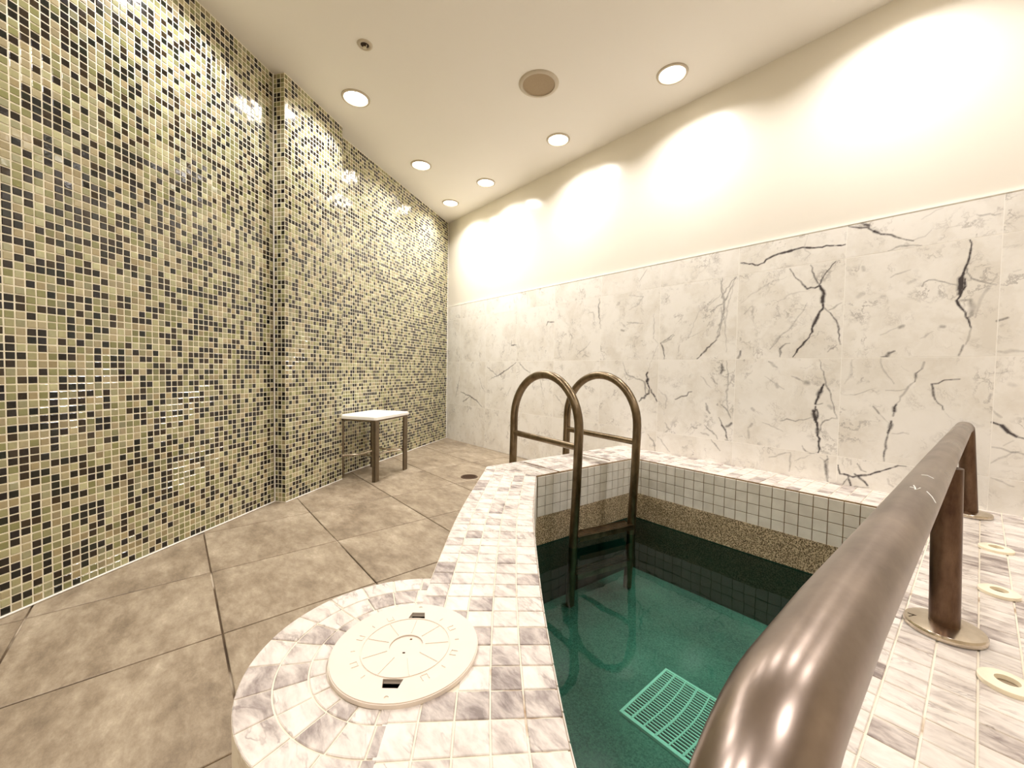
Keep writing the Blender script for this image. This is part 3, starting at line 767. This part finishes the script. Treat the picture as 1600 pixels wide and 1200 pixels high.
# ================================================================== pool curb, ledge and deck
ZD = 0.2682                                   # top of the coping
inner = [(-1.392, 1.354), (-1.236, 1.193), (-1.036, 0.992), (-0.909, 0.875), (-0.806, 0.785), (-0.724, 0.713), (-0.616, 0.620), (-0.518, 0.540), (-0.433, 0.472), (-0.355, 0.412), (-0.280, 0.360), (-0.193, 0.305)]
def chaikin(p, k=2):
    for _ in range(k):
        o = [p[0]]
        for a_, b_ in zip(p, p[1:]):
            o += [(a_[0]*.75+b_[0]*.25, a_[1]*.75+b_[1]*.25), (a_[0]*.25+b_[0]*.75, a_[1]*.25+b_[1]*.75)]
        p = o+[p[-1]]
    return p
inner_s = chaikin(inner)
class Curve:
    def __init__(s, pts):
        s.p = np.array(pts); d = np.hypot(*np.diff(s.p, axis=0).T); s.s = np.concatenate([[0], np.cumsum(d)]); s.L = s.s[-1]
    def at(s, t):
        if t < 0: a_, b_ = s.p[0], s.p[1]; u = (b_-a_)/np.hypot(*(b_-a_)); return a_+u*t, u
        x = np.interp(t, s.s, s.p[:, 0]); y = np.interp(t, s.s, s.p[:, 1])
        e = 0.03; x0 = np.interp(max(t-e, 0), s.s, s.p[:, 0]); y0 = np.interp(max(t-e, 0), s.s, s.p[:, 1])
        x1 = np.interp(min(t+e, s.L), s.s, s.p[:, 0]); y1 = np.interp(min(t+e, s.L), s.s, s.p[:, 1])
        u = np.array([x1-x0, y1-y0]); return np.array([x, y]), u/np.hypot(*u)
    def off(s, t, d):
        p, u = s.at(t); n = np.array([u[1], -u[0]])   # towards the floor side
        q = p+n*d; return (float(q[0]), float(q[1]))
CV = Curve(inner_s)
BAND = 0.26
if CV.off(0.3, 0.1)[0] > CV.at(0.3)[0][0]: raise RuntimeError('band side')
SK = (-0.662, 0.318); SKR = 0.254
FARC = (-1.680, 1.272); FARI = inner[0]
# slab outline
outer_line = [CV.off(t_, BAND) for t_ in np.linspace(-0.06, CV.L, 60)]
in_c = [math.hypot(p[0]-SK[0], p[1]-SK[1]) < SKR for p in outer_line]
i0 = in_c.index(True); i1 = len(in_c)-1-in_c[::-1].index(True)
a_s = math.atan2(outer_line[i0-1][1]-SK[1], outer_line[i0-1][0]-SK[0]); a_e = math.atan2(outer_line[i1+1][1]-SK[1], outer_line[i1+1][0]-SK[0])
if a_s < 0: a_s += 2*math.pi
while a_e < a_s: a_e += 2*math.pi
arc = circle(SK[0], SK[1], SKR, 48, a_s, a_e, False)
curb_out = [FARC]+outer_line[:i0]+arc+outer_line[i1+1:]
curb_poly = [CV.off(t_, 0.0) for t_ in np.linspace(0, CV.L, 60)]+curb_out[::-1]
WELL = circle(SK[0], SK[1], 0.112, 40)
mb = MB(); prism(mb, curb_poly, 0.0, ZD-0.0022, [WELL])
curb = mb.build('pool_curb', M['grout_c'], kind='structure')
mb = MB(); prism(mb, WELL, 0.02, 0.10); wl = mb.build('well_bottom', M['dark'], curb)
mb = MB(); prism(mb, circle(SK[0], SK[1], 0.1115, 40), 0.10, ZD-0.004, [circle(SK[0], SK[1], 0.109, 40)]); mb.build('well_lining', M['dark'], curb)

def coping_tile(parent, poly, hole=None, z=ZD):
    cx = sum(p[0] for p in poly)/len(poly); cy = sum(p[1] for p in poly)/len(poly)
    if hole:
        if math.hypot(cx-SK[0], cy-SK[1]) < hole: return
        if any(math.hypot(p[0]-SK[0], p[1]-SK[1]) < hole for p in poly):
            o = []
            for a_, b_ in zip(poly, poly[1:]+poly[:1]):
                for k in range(5):
                    x, y = a_[0]+(b_[0]-a_[0])*k/5, a_[1]+(b_[1]-a_[1])*k/5
                    d = math.hypot(x-SK[0], y-SK[1])
                    if d < hole: x, y = SK[0]+(x-SK[0])*hole/d, SK[1]+(y-SK[1])*hole/d
                    o.append((x, y))
            poly = [p for i, p in enumerate(o) if math.hypot(p[0]-o[i-1][0], p[1]-o[i-1][1]) > 1e-4]
            if len(poly) < 3 or abs(area2(poly)) < 2e-4: return
    mb = MB(); fr = zframe(z)
    tile(mb, poly, fr, 0.008, 0.0012, random.uniform(-.0004, .0003), random.random(), tilt=0.006)
    me = mb.mesh('coping_tile')
    at = me.attributes.new('dark', 'FLOAT', 'FACE'); dk = random.choice([0, 0, 0, 0.1, 0.25, 0.5, 0.9]) if random.random() < 0.9 else 1.1
    at.data.foreach_set('value', [dk]*len(me.polygons))
    new_obj('coping_tile', me, M['coping'], parent)

PT = 0.052; G2 = 0.0014
# straight courses that follow the pool edge
t_ = -0.30
while t_ < CV.L-0.01:
    for k in range(5):
        d0, d1 = (k*PT+G2 if k else -0.003), (k+1)*PT-G2
        poly = [CV.off(t_+G2, d0), CV.off(t_+PT-G2, d0), CV.off(t_+PT-G2, d1), CV.off(t_+G2, d1)]
        if area2(poly) < 0: poly = poly[::-1]
        poly = clip(poly, FARI, FARC)
        if poly and min(p[1] for p in poly) > 1.1: poly = clip(poly, FARC, CV.off(-0.06, BAND)) or poly
        if len(poly) < 3 or abs(area2(poly)) < 3e-4: continue
        coping_tile(curb, poly, 0.124)
    t_ += PT
# rings round the skimmer on the floor side
tc, uc = CV.at(0), None
best = min(np.linspace(0, CV.L, 200), key=lambda q: math.hypot(CV.off(q, BAND)[0]-SK[0], CV.off(q, BAND)[1]-SK[1]))
pc, uc = CV.at(best); ang_u = math.atan2(uc[1], uc[0])          # direction of the curb here
ma, mb_ = CV.off(best-0.3, BAND+G2), CV.off(best+0.3, BAND+G2)
for r0, r1, n_ in ((0.124, 0.152, 13), (0.152, 0.203, 13), (0.203, 0.254, 13)):
    ph = random.uniform(0, 0.1)
    for k in range(n_):
        b0, b1 = ang_u+math.pi-0.25+(math.pi+0.5)*(k+ph)/n_, ang_u+math.pi-0.25+(math.pi+0.5)*(k+1+ph)/n_
        def pp(r_, an): return (SK[0]+r_*math.cos(an), SK[1]+r_*math.sin(an))
        ga, gb = G2/r0, G2/r1
        outer_e = [pp(r1-(0.0004 if r1 > 0.25 else G2), b0+gb+(b1-b0-2*gb)*s/4) for s in range(5)]
        inner_e = [pp(r0+G2, b1-ga-(b1-b0-2*ga)*s/4) for s in range(5)]
        poly = outer_e+inner_e
        if area2(poly) < 0: poly = poly[::-1]
        ccw = clip(poly, mb_, ma)
        if len(ccw) < 3 or abs(area2(ccw)) < 1.5e-4: continue
        coping_tile(curb, ccw)

# raised ledge along the marble wall and the far end
ledge_poly = [FARI, (-1.330, 2.105), (-0.193, 2.105), (-0.193, WY-0.0095), (-1.612, WY-0.0095), FARC]
mb = MB(); prism(mb, ledge_poly, 0.0, ZD-0.0022); ledge = mb.build('pool_ledge', M['grout_c'], kind='structure')
OX, OY = 0.0145, 0.9590
k = -31
for i in range(-32, -4):
    for j in range(22, 28):
        x0_, x1_, y0_, y1_ = OX+i*PT+G2, OX+(i+1)*PT-G2, OY+j*PT+G2, OY+(j+1)*PT-G2
        y0_ = max(y0_, 2.105); y1_ = min(y1_, WY-0.011)
        if y1_-y0_ < 0.01: continue
        poly = clip([(x0_, y0_), (x1_, y0_), (x1_, y1_), (x0_, y1_)], (-1.612, WY), FARC)
        if len(poly) < 3 or abs(area2(poly)) < 3e-4: continue
        coping_tile(ledge, poly)
fa = math.atan2(2.105-1.354, -1.330+1.392); ex = Vector((math.sin(fa), -math.cos(fa))); ey = Vector((math.cos(fa), math.sin(fa)))
for i in range(-6, 0):
    for j in range(-2, 15):
        def fp(a_, b_): q = Vector(FARI)+ex*a_+ey*b_; return (q.x, q.y)
        poly = [fp(i*PT+G2, j*PT+G2), fp((i+1)*PT-G2, j*PT+G2), fp((i+1)*PT-G2, (j+1)*PT-G2), fp(i*PT+G2, (j+1)*PT-G2)]
        if area2(poly) < 0: poly = poly[::-1]
        a_, b_ = (FARI[0], FARI[1]+0.002), (FARC[0], FARC[1]+0.002)
        poly = clip(poly, b_, a_)
        if poly: poly = clip(poly, (-1.612, WY), FARC)
        if poly: poly = clip(poly, (0, 2.103), (-3, 2.103))
        if not poly or len(poly) < 3 or abs(area2(poly)) < 3e-4: continue
        coping_tile(ledge, poly)
# rusty movement joints across the far end by the ladder
for yj in (1.50, 1.93):
    mb = MB(); box(mb, (-1.505, yj, ZD+0.0002), (0.262, 0.007, 0.0024)); mb.build('movement_joint', M['rust'], ledge)

# deck beside the handrail
deck_poly = [(-0.193, -0.20), (RIGHT_X, -0.20), (RIGHT_X, WY-0.0095), (-0.193, WY-0.0095)]
mb = MB(); prism(mb, deck_poly, 0.0, ZD-0.0022); deck = mb.build('pool_deck', M['grout_c'], kind='structure')
mbs = MB(); dks = []
fittings = [(0.046, 1.859, 0.0355), (0.045, 1.487, 0.0335), (0.046, 1.051, 0.0335)]
for i in range(-4, 31):
    for j in range(-22, 28):
        x0_, x1_, y0_, y1_ = OX+i*PT+G2, OX+(i+1)*PT-G2, OY+j*PT+G2, OY+(j+1)*PT-G2
        y1_ = min(y1_, WY-0.011)
        if y1_-y0_ < 0.01: continue
        poly = [(x0_, y0_), (x1_, y0_), (x1_, y1_), (x0_, y1_)]
        if i <= 3 and y0_ > 0.60: coping_tile(deck, poly)
        else:
            if i > 14 and random.random() < 0: continue
            n0 = len(mbs.f); tile(mbs, poly, zframe(ZD), 0.008, 0.0012, 0.0, random.random())
            dk = random.choice([0, 0, 0, 0.1, 0.25, 0.5, 0.9]); dks += [dk]*(len(mbs.f)-n0)
me = mbs.mesh('coping_tiles'); at = me.attributes.new('dark', 'FLOAT', 'FACE'); at.data.foreach_set('value', dks)
new_obj('coping_tiles', me, M['coping'], deck, kind='stuff')

# ================================================================== pool basin
ZW = -0.081; ZB = -0.383; ZTB = 0.0665        # water level, pool floor, lower edge of the tile band
rim_pts = [CV.off(q, 0.0) for q in np.linspace(0, CV.L, 40)]+[(-0.193, 2.105), (-1.330, 2.105)]     # anticlockwise
def inset(pts, d):
    n = len(pts); o = []
    for i in range(n):
        a_, b_, c_ = Vector(pts[i-1]), Vector(pts[i]), Vector(pts[(i+1) % n])
        u1, u2 = (b_-a_).normalized(), (c_-b_).normalized(); n1, n2 = Vector((-u1.y, u1.x)), Vector((-u2.y, u2.x))
        m_ = (n1+n2).normalized(); o.append(tuple(b_+m_*d/max(0.3, m_.dot(n1))))
    return o
if area2(rim_pts) < 0: rim_pts = rim_pts[::-1]
basin = MB(); prism(basin, inset(rim_pts, -0.05), ZB-0.05, ZB); basin = basin.build('pool_basin', M['plaster'], kind='structure')
mb = MB(); prism(mb, inset(rim_pts, -0.0), ZB, ZW+0.004, [inset(rim_pts, 0.009)]); mb.build('lower_wall', M['wplaster_shaded'], basin)
mb = MB(); prism(mb, inset(rim_pts, -0.0), ZW+0.004, ZTB, [inset(rim_pts, 0.009)]); mb.build('aggregate_band', M['aggregate'], basin)
mb = MB(); prism(mb, inset(rim_pts, -0.0), ZTB, ZD-0.0022, [inset(rim_pts, 0.004)]); mb.build('tile_backing', M['grout_p'], basin)
PW = 0.0497
def water_tiles(p0, p1, toward, both=True):
    d = Vector((p1[0]-p0[0], p1[1]-p0[1], 0)); L = d.length; n = Vector((d.y, -d.x, 0)).normalized()
    if n.dot(Vector((*toward, 0))) < 0: n = -n
    u = d.normalized(); nn = max(1, int(L/PW)); pw = L/nn
    fr = (Vector((p0[0], p0[1], 0)), u, Vector((0, 0, 1)), n)
    if u.cross(fr[2]).dot(n) < 0: fr = (Vector((p1[0], p1[1], 0)), -u, fr[2], n)
    for i in range(nn):
        for j in range(4):
            z1_ = ZD-0.006-j*PW
            g = 0.0016; mb = MB()
            tile(mb, [(i*pw+g, z1_-PW+g), ((i+1)*pw-g, z1_-PW+g), ((i+1)*pw-g, z1_-g), (i*pw+g, z1_-g)], fr, 0.004, 0.0008, 0.0075+random.uniform(-.0003, .0003), random.random())
            mb.build('waterline_tile', M['wtile'], basin)
water_tiles((-1.326, 2.105), (-0.193, 2.105), (0, -1))
water_tiles((-1.388, 1.36), (-1.330, 2.105), (1, 0))
# tiles down the curved side
mbc = MB(); nn = int(CV.L/PW)
for i in range(nn):
    a_, b_ = CV.off(i*CV.L/nn, 0), CV.off((i+1)*CV.L/nn, 0)
    d = Vector((b_[0]-a_[0], b_[1]-a_[1], 0)); u = d.normalized(); n = Vector((-u.y, u.x, 0)); fr = (Vector((b_[0], b_[1], 0)), -u, Vector((0, 0, 1)), n)
    for j in range(4):
        z1_ = ZD-0.006-j*PW; g = 0.0016
        tile(mbc, [(g, z1_-PW+g), (d.length-g, z1_-PW+g), (d.length-g, z1_-g), (g, z1_-g)], fr, 0.004, 0.0008, 0.0075, random.random())
mbc.build('waterline_tiles', M['wtile'], basin, kind='stuff')

mb = MB()
wp = inset(rim_pts, 0.006); mb.add([(x, y, ZW) for x, y in wp], [tuple(range(len(wp)))])
mb.build('pool_water', M['water'], kind='stuff', category='water', label='clear green water filling the small plunge pool')

# pool floor grate
g_ = empty('pool_grate', (-0.605, 1.310, ZB), category='grate', label='pale slatted square drain grate on the pool floor under the water')
mb = MB(); W2 = 0.155
prism(mb, [(-W2, -W2), (W2, -W2), (W2, W2), (-W2, W2)], 0.0, 0.010, [[(-W2+.009, -W2+.009), (W2-.009, -W2+.009), (W2-.009, W2-.009), (-W2+.009, W2-.009)]])
mb.build('frame', M['grate'], g_)
mb = MB(); box(mb, (0, 0, 0.001), (2*W2-0.018, 2*W2-0.018, 0.001)); mb.build('sump', M['dark'], g_)
for i in range(1, 7):
    mb = MB(); x = -W2+0.309*i/7; bow = 0.012*math.sin(math.pi*i/7)
    tube(mb, [(x+bow*math.sin(math.pi*k/8)-bow/2, -W2+.008+(2*W2-.016)*k/8, 0.0075) for k in range(9)], 0.0042 if i % 2 else 0.003, 6); mb.build('rib', M['grate'], g_)
for i in range(1, 24):
    mb = MB(); y = -W2+0.31*i/24; box(mb, (0, y, 0.006), (2*W2-0.016, 0.0044, 0.004)); mb.build('slat', M['grate'], g_)

# ================================================================== skimmer lid
ld = empty('skimmer_lid', (-0.661, 0.324, ZD), category='lid', label='round cream plastic skimmer lid on the marble coping'); ang = math.atan2(-0.65, 0.76)
ld.rotation_euler = (0, 0, ang)
LR = 0.1295
def slot(cx): return [(cx-.0095, -.0165), (cx+.0095, -.0125), (cx+.0095, .0125), (cx-.0095, .0165)]
def slotr(cx): return [(cx+.0095, .0165), (cx-.0095, .0125), (cx-.0095, -.0125), (cx+.0095, -.0165)]
holes = [slot(0.089), slotr(-0.089), circle(0.1165, 0.0, 0.0036, 12), circle(-0.1165, 0.0, 0.0036, 12), circle(0, 0, 0.0295, 40)]
mb = MB(); prism(mb, circle(0, 0, LR-0.0018, 96), 0.0035, 0.0078, holes); prism(mb, circle(0, 0, LR, 96), -0.0005, 0.0062, holes[:2]+holes[4:])
shade(mb.build('cover', M['lid'], ld), 40)
mb = MB(); prism(mb, circle(0, 0, 0.0297, 40), 0.0, 0.0052); hub = mb.build('hub', M['lid'], ld)
mb = MB(); box(mb, (0.016, 0.0, 0.0054), (0.0028, 0.0045, 0.0006)); mb.build('notch', M['dark'], hub)
mb = MB(); box(mb, (-0.02, 0.004, 0.0054), (0.003, 0.004, 0.0006)); mb.build('notch', M['rust'], hub)
mb = MB(); prism(mb, circle(0, 0, 0.0785, 80), 0.0070, 0.0092, [circle(0, 0, 0.0768, 80)]); mb.build('raised_ring', M['lid'], ld)
for k in range(9):
    a_ = 0.32+2*math.pi*k/9; mb = MB(); c_, s_ = math.cos(a_), math.sin(a_)
    fr = (Vector((0, 0, 0)), Vector((c_, s_, 0)), Vector((-s_, c_, 0)), Vector((0, 0, 1)))
    prism(mb, [(0.034, -0.0005), (0.075, -0.0005), (0.075, 0.0005), (0.034, 0.0005)], 0.0070, 0.0090, fr=fr); mb.build('ridge', M['lid'], ld)
for k in range(16):
    a_ = 0.2+2*math.pi*k/16
    if abs(math.sin(a_)) < 0.2: continue
    c_, s_ = math.cos(a_), math.sin(a_); fr = (Vector((0, 0, 0)), Vector((c_, s_, 0)), Vector((-s_, c_, 0)), Vector((0, 0, 1)))
    mb = MB()
    prism(mb, [(0.084, -0.006), (0.096, -0.006), (0.096, -0.005), (0.085, -0.005), (0.085, 0.005), (0.096, 0.005), (0.096, 0.006), (0.084, 0.006)] if k % 2 else [(0.0875, -0.0005), (0.095, -0.0005), (0.095, 0.0005), (0.0875, 0.0005)], 0.0070, 0.0090, fr=fr)
    mb.build('raised_mark', M['lid'], ld)

# ================================================================== stainless ladder
lad = empty('pool_ladder', (-1.215, 1.684, ZB), category='ladder', label='two-hooped tubular steel pool ladder rising from the far end of the water')
NFt = Vector((-1.250, 1.500, 0)); FFt = Vector((-1.166, 1.868, 0)); back = Vector((-0.518, 0.036, 0))
TR = 0.0218; ZT = CAM_H-0.020
o0 = Vector(lad.location)
for base in (NFt, FFt):
    rad = back.length/2; zc_ = ZT-rad
    pts = [base+Vector((-0.034, 0, ZB+0.01)), base+Vector((-0.018, 0, -0.02)), base+Vector((-0.006, 0, 0.25)), base+Vector((0, 0, zc_-0.05))]
    cen = base+back/2
    for k in range(0, 25):
        a_ = math.pi*k/24; pts.append(cen-back.normalized()*rad*math.cos(a_)+Vector((0, 0, zc_+rad*math.sin(a_))))
    pts += [base+back+Vector((0, 0, zc_-0.08)), base+back+Vector((-0.010, 0, 0.0))]
    mb = MB(); tube(mb, [p-o0 for p in pts], TR, 20); h = shade(mb.build('hoop', M['ladder'], lad), 50)
    zb_ = CAM_H-0.368
    mb = MB(); tube(mb, [base+Vector((-0.004, 0, zb_))-o0, base+back+Vector((0.0, 0, zb_+0.006))-o0], 0.0165, 16); shade(mb.build('crossbar', M['ladder'], lad), 50)
for zt_, dx in ((-0.025, -0.020), (-0.215, -0.028)):
    mb = MB(); a_, b_ = NFt+Vector((dx, 0, zt_)), FFt+Vector((dx, 0, zt_)); d = (b_-a_).normalized(); L = (b_-a_).length
    n = Vector((d.y, -d.x, 0))
    fr = (a_-o0, d, -n if d.cross(-n).z > 0 else n, Vector((0, 0, 1)))
    e0 = 0.014
    tr_ = MB()
    prism(tr_, [(e0, -0.035), (L-e0, -0.035), (L-e0, 0.035), (e0, 0.035)], -0.004, 0.0, fr=fr)
    for yy in (-0.035, 0.032):
        prism(tr_, [(e0, yy), (L-e0, yy), (L-e0, yy+0.003), (e0, yy+0.003)], -0.022, 0.004, fr=fr)
    for yy in (-0.018, 0.0, 0.016):
        prism(tr_, [(e0+.01, yy), (L-e0-.01, yy), (L-e0-.01, yy+0.004), (e0+.01, yy+0.004)], 0.0, 0.002, fr=fr)
    tr_.build('tread', M['ladder'], lad)

# ================================================================== handrail
hr = empty('handrail', (-0.035, 1.181, ZD), category='handrail', label='long horizontal steel handrail on two posts across the right foreground')
o0 = Vector(hr.location); HR = 0.0225
EL = 0.090; ey0 = 0.226; xe = -0.0535; ze = CAM_H-0.1525       # elbow down to the near post
near = [Vector((xe, ey0-EL, ZD+0.012)), Vector((xe, ey0-EL, ze-EL-0.02))]+[Vector((xe, ey0-EL*math.cos(q), ze-EL+EL*math.sin(q))) for q in [math.pi/2*k/10 for k in range(11)]]
run = [Vector((xe, 0.32, CAM_H-0.1522)), Vector((-0.050, 0.7, CAM_H-0.1585)), Vector((-0.046, 1.18, CAM_H-0.1655)), Vector((-0.040, 1.8, CAM_H-0.1765)), Vector((-0.036, 2.22, CAM_H-0.1845))]
mb = MB(); tube(mb, [p-o0 for p in near+run+[Vector((-0.033, 2.240, CAM_H-0.1865))]], HR, 40); shade(mb.build('top_rail', M['rail'], hr), 50)
mb = MB(); tube(mb, [p-o0 for p in (Vector((-0.034, 2.236, CAM_H-0.186)), Vector((-0.031, 2.250, CAM_H-0.190)), Vector((-0.029, 2.254, CAM_H-0.215)), Vector((-0.012, 2.255, ZD+0.012)))], HR, 28); shade(mb.build('post', M['post'], hr), 50)
mb = MB(); tube(mb, [Vector((-0.038, 1.181, CAM_H-0.180))-o0, Vector((-0.031, 1.181, ZD+0.012))-o0], HR, 28); shade(mb.build('post', M['post'], hr), 50)
SCR = [[[-0.0497, 0.8001, 0.6401], [-0.0444, 0.8051, 0.6396], [-0.0379, 0.8012, 0.6371]], [[-0.0524, 0.6922, 0.6416], [-0.0484, 0.6911, 0.6416], [-0.0462, 0.6836, 0.6415], [-0.0441, 0.7012, 0.6408]], [[-0.0504, 0.7071, 0.6415], [-0.0477, 0.6921, 0.6416], [-0.0473, 0.6812, 0.6416]], [[-0.0383, 0.6978, 0.6384], [-0.0335, 0.6915, 0.6345], [-0.0298, 0.6844, 0.6293]]]
for pts in SCR:
    mb = MB(); tube(mb, [Vector(p)-o0 for p in pts], 0.0006, 6); mb.build('paint_scratch', M['white_plastic'], hr)
for x, y in ((-0.031, 1.181), (-0.012, 2.255), (-0.0535, 0.172)):
    mb = MB(); lathe(mb, [(0.0, 0.0), (0.058, 0.0), (0.0595, 0.002), (0.0595, 0.009), (0.057, 0.0125), (0.045, 0.0155), (0.027, 0.0175), (0.0235, 0.0175), (0.0, 0.0175)], (x-o0.x, y-o0.y, 0.0005), 64)
    shade(mb.build('flange', M['chrome'], hr), 40)
    mb = MB(); a_ = math.radians(200); box(mb, (0, 0, 0), (0.022, 0.0012, 0.0012)); s_ = mb.build('flange_seam', M['dark'], hr); s_.location = (x-o0.x-0.041, y-o0.y-0.012, 0.0163); s_.rotation_euler = (0, 0.12, 0.3)

# ================================================================== deck fittings
names_ = ['round cream pool return fitting farthest along the deck, near the far rail post', 'round cream pool return fitting in the middle of the three', 'round cream pool return fitting nearest the viewer, by the chrome flange']
for (x, y, r_), lb in zip(fittings, names_):
    e = empty('return_fitting', (x, y, ZD), category='fitting', label=lb, group='round fittings set in the deck')
    mb = MB(); lathe(mb, [(r_*0.42, 0.001), (r_*0.44, 0.0085), (r_*0.9, 0.0080), (r_, 0.0060), (r_, -0.001)], (0, 0, 0.001), 40); shade(mb.build('collar', M['fitting'], e), 50)
    mb = MB(); lathe(mb, [(0, 0.0005), (r_*0.43, 0.0005)], (0, 0, 0.001), 24); mb.build('plug', M['plug'], e)

# ================================================================== floor drain
e = empty('floor_drain', (-2.390, 1.655, 0), category='drain', label='small round dark floor drain set in the stone tiles')
mb = MB(); lathe(mb, [(0.050, 0.0), (0.050, 0.003), (0.060, 0.003), (0.062, 0.0)], (0, 0, 0.0004), 40); mb.build('rim', M['drain'], e)
mb = MB(); lathe(mb, [(0, 0.0006), (0.0505, 0.0006)], (0, 0, 0), 32); mb.build('sump', M['dark'], e)
for i in range(-4, 5):
    y = i*0.0105; h = math.sqrt(0.0505**2-y*y); mb = MB(); box(mb, (0, y, 0.0022), (2*h, 0.0045, 0.0022)); mb.build('bar', M['drain'], e)
for i in range(-2, 3):
    x = i*0.018; h = math.sqrt(0.0505**2-x*x); mb = MB(); box(mb, (x, 0, 0.0020), (0.004, 2*h, 0.0018)); mb.build('bar', M['drain'], e)

# ================================================================== shower stool
u_s = Vector((-0.538, 0.843, 0)).normalized(); v_s = Vector((-0.843, -0.538, 0)).normalized()
C0 = Vector((-2.650, 1.062, 0))
st = empty('shower_stool', C0, category='stool', label='white-topped metal stool against the mosaic wall behind the pier')
st.rotation_euler = (0, 0, math.atan2(u_s.y, u_s.x)); SL, SW, SH = 0.405, 0.300, 0.447
# local x along the wall, local y towards the wall
mb = MB()
def rrect(x0, x1, y0, y1, r):
    o = []
    for cx, cy, a0 in ((x1-r, y1-r, 0), (x0+r, y1-r, 90), (x0+r, y0+r, 180), (x1-r, y0+r, 270)):
        o += [(cx+r*math.cos(math.radians(a0+q)), cy+r*math.sin(math.radians(a0+q))) for q in (0, 30, 60, 90)]
    return o
prism(mb, rrect(-0.012, SL+0.012, -0.012, SW+0.012, 0.02), SH-0.022, SH-0.004); prism(mb, rrect(-0.006, SL+0.006, -0.006, SW+0.006, 0.018), SH-0.004, SH)
mb.build('seat', M['white_plastic'], st)
mb = MB(); prism(mb, [(0, 0), (SL, 0), (SL, SW), (0, SW)], SH-0.036, SH-0.022, [[(0.012, 0.012), (SL-0.012, 0.012), (SL-0.012, SW-0.012), (0.012, SW-0.012)]]); mb.build('seat_frame', M['stool_leg'], st)
for x, y in ((0, 0), (SL, 0), (0, SW), (SL, SW)):
    mb = MB(); sx = 1 if x == 0 else -1; sy = 1 if y == 0 else -1
    box(mb, (x+sx*0.023, y+sy*0.006, (SH-0.034)/2), (0.046, 0.012, SH-0.036)); box(mb, (x+sx*0.004, y+sy*0.012, (SH-0.034)/2), (0.008, 0.024, SH-0.036))
    mb.build('leg', M['stool_leg'], st)
def arc3(a_, b_, bow, z):
    a_, b_, c_ = Vector(a_), Vector(b_), Vector(bow); return [tuple(a_*(1-q)**2+c_*2*q*(1-q)+b_*q*q)+(z,) for q in [k/12 for k in range(13)]]
for pts in (arc3((0.02, 0.012), (SL-0.02, 0.012), (SL/2, 0.17), 0.155), arc3((0.02, SW-0.012), (SL-0.02, SW-0.012), (SL/2, SW-0.17), 0.155), arc3((0.012, 0.02), (0.012, SW-0.02), (0.16, SW/2), 0.163), arc3((SL-0.012, 0.02), (SL-0.012, SW-0.02), (SL-0.16, SW/2), 0.163)):
    mb = MB(); tube(mb, pts, 0.007, 10); shade(mb.build('stretcher', M['chrome'], st), 60)

# ================================================================== ceiling fittings
LR_ = 0.082
def downlight(x, y, label, group):
    e = empty('downlight', (x, y, ROOM_H), category='light', label=label, group=group)
    mb = MB(); lathe(mb, [(LR_-0.016, -0.001), (LR_-0.013, -0.008), (LR_-0.002, -0.006), (LR_, 0.0)], (0, 0, 0), 48); shade(mb.build('trim_ring', M['rim'], e), 60)
    mb = MB(); lathe(mb, [(LR_-0.0155, -0.0012), (0, -0.0012)], (0, 0, 0), 40); f = mb.build('lens', M['lamp'], e)
    ld_ = bpy.data.lights.new('lamp', 'AREA'); ld_.shape = 'DISK'; ld_.size = 0.13; ld_.energy = LIGHT_W; ld_.color = LIGHT_COL; ld_.spread = math.radians(LIGHT_SPREAD)
    lo = bpy.data.objects.new('lamp', ld_); COL.objects.link(lo); lo.parent = e; lo.location = (0, 0, -0.010)
    return e
for (x, y), lb in LIGHTS_SEEN: downlight(x, y, lb, 'recessed ceiling downlights')
for x, y in LIGHTS_BACK: downlight(x, y, 'unseen recessed downlight assumed beyond the edge of the view', 'downlights outside the view')
e = empty('ceiling_speaker', (-1.693, 1.616, ROOM_H), category='speaker', label='large round brown-grilled speaker flush in the ceiling')
mb = MB(); lathe(mb, [(0.090, -0.002), (0.092, -0.008), (0.104, -0.007), (0.113, -0.002), (0.114, 0.0)], (0, 0, 0), 56); shade(mb.build('rim', M['rim'], e), 60)
mb = MB(); lathe(mb, [(0.091, -0.003), (0.05, -0.0045), (0, -0.005)], (0, 0, 0), 48); shade(mb.build('grille', M['grille'], e), 60)
e = empty('sprinkler_head', (-2.077, 0.771, ROOM_H), category='sprinkler', label='tiny round recessed sprinkler head in the ceiling above the mosaic wall')
mb = MB(); lathe(mb, [(0.020, -0.001), (0.024, -0.006), (0.033, -0.006), (0.038, 0.0)], (0, 0, 0), 32); shade(mb.build('escutcheon', M['rim'], e), 60)
mb = MB(); lathe(mb, [(0.021, -0.0012), (0, -0.0012)], (0, 0, 0), 24); mb.build('recess', M['dark'], e)
mb = MB(); lathe(mb, [(0.0, -0.016), (0.010, -0.016), (0.010, -0.013), (0.004, -0.012), (0.004, 0.0)], (0, 0, 0), 16)
for a_ in (0.3, 0.3+math.pi): tube(mb, [(0.014*math.cos(a_), 0.014*math.sin(a_), 0), (0.013*math.cos(a_), 0.013*math.sin(a_), -0.010), (0.004*math.cos(a_), 0.004*math.sin(a_), -0.015)], 0.002, 6)
mb.build('nozzle', M['chrome'], e)
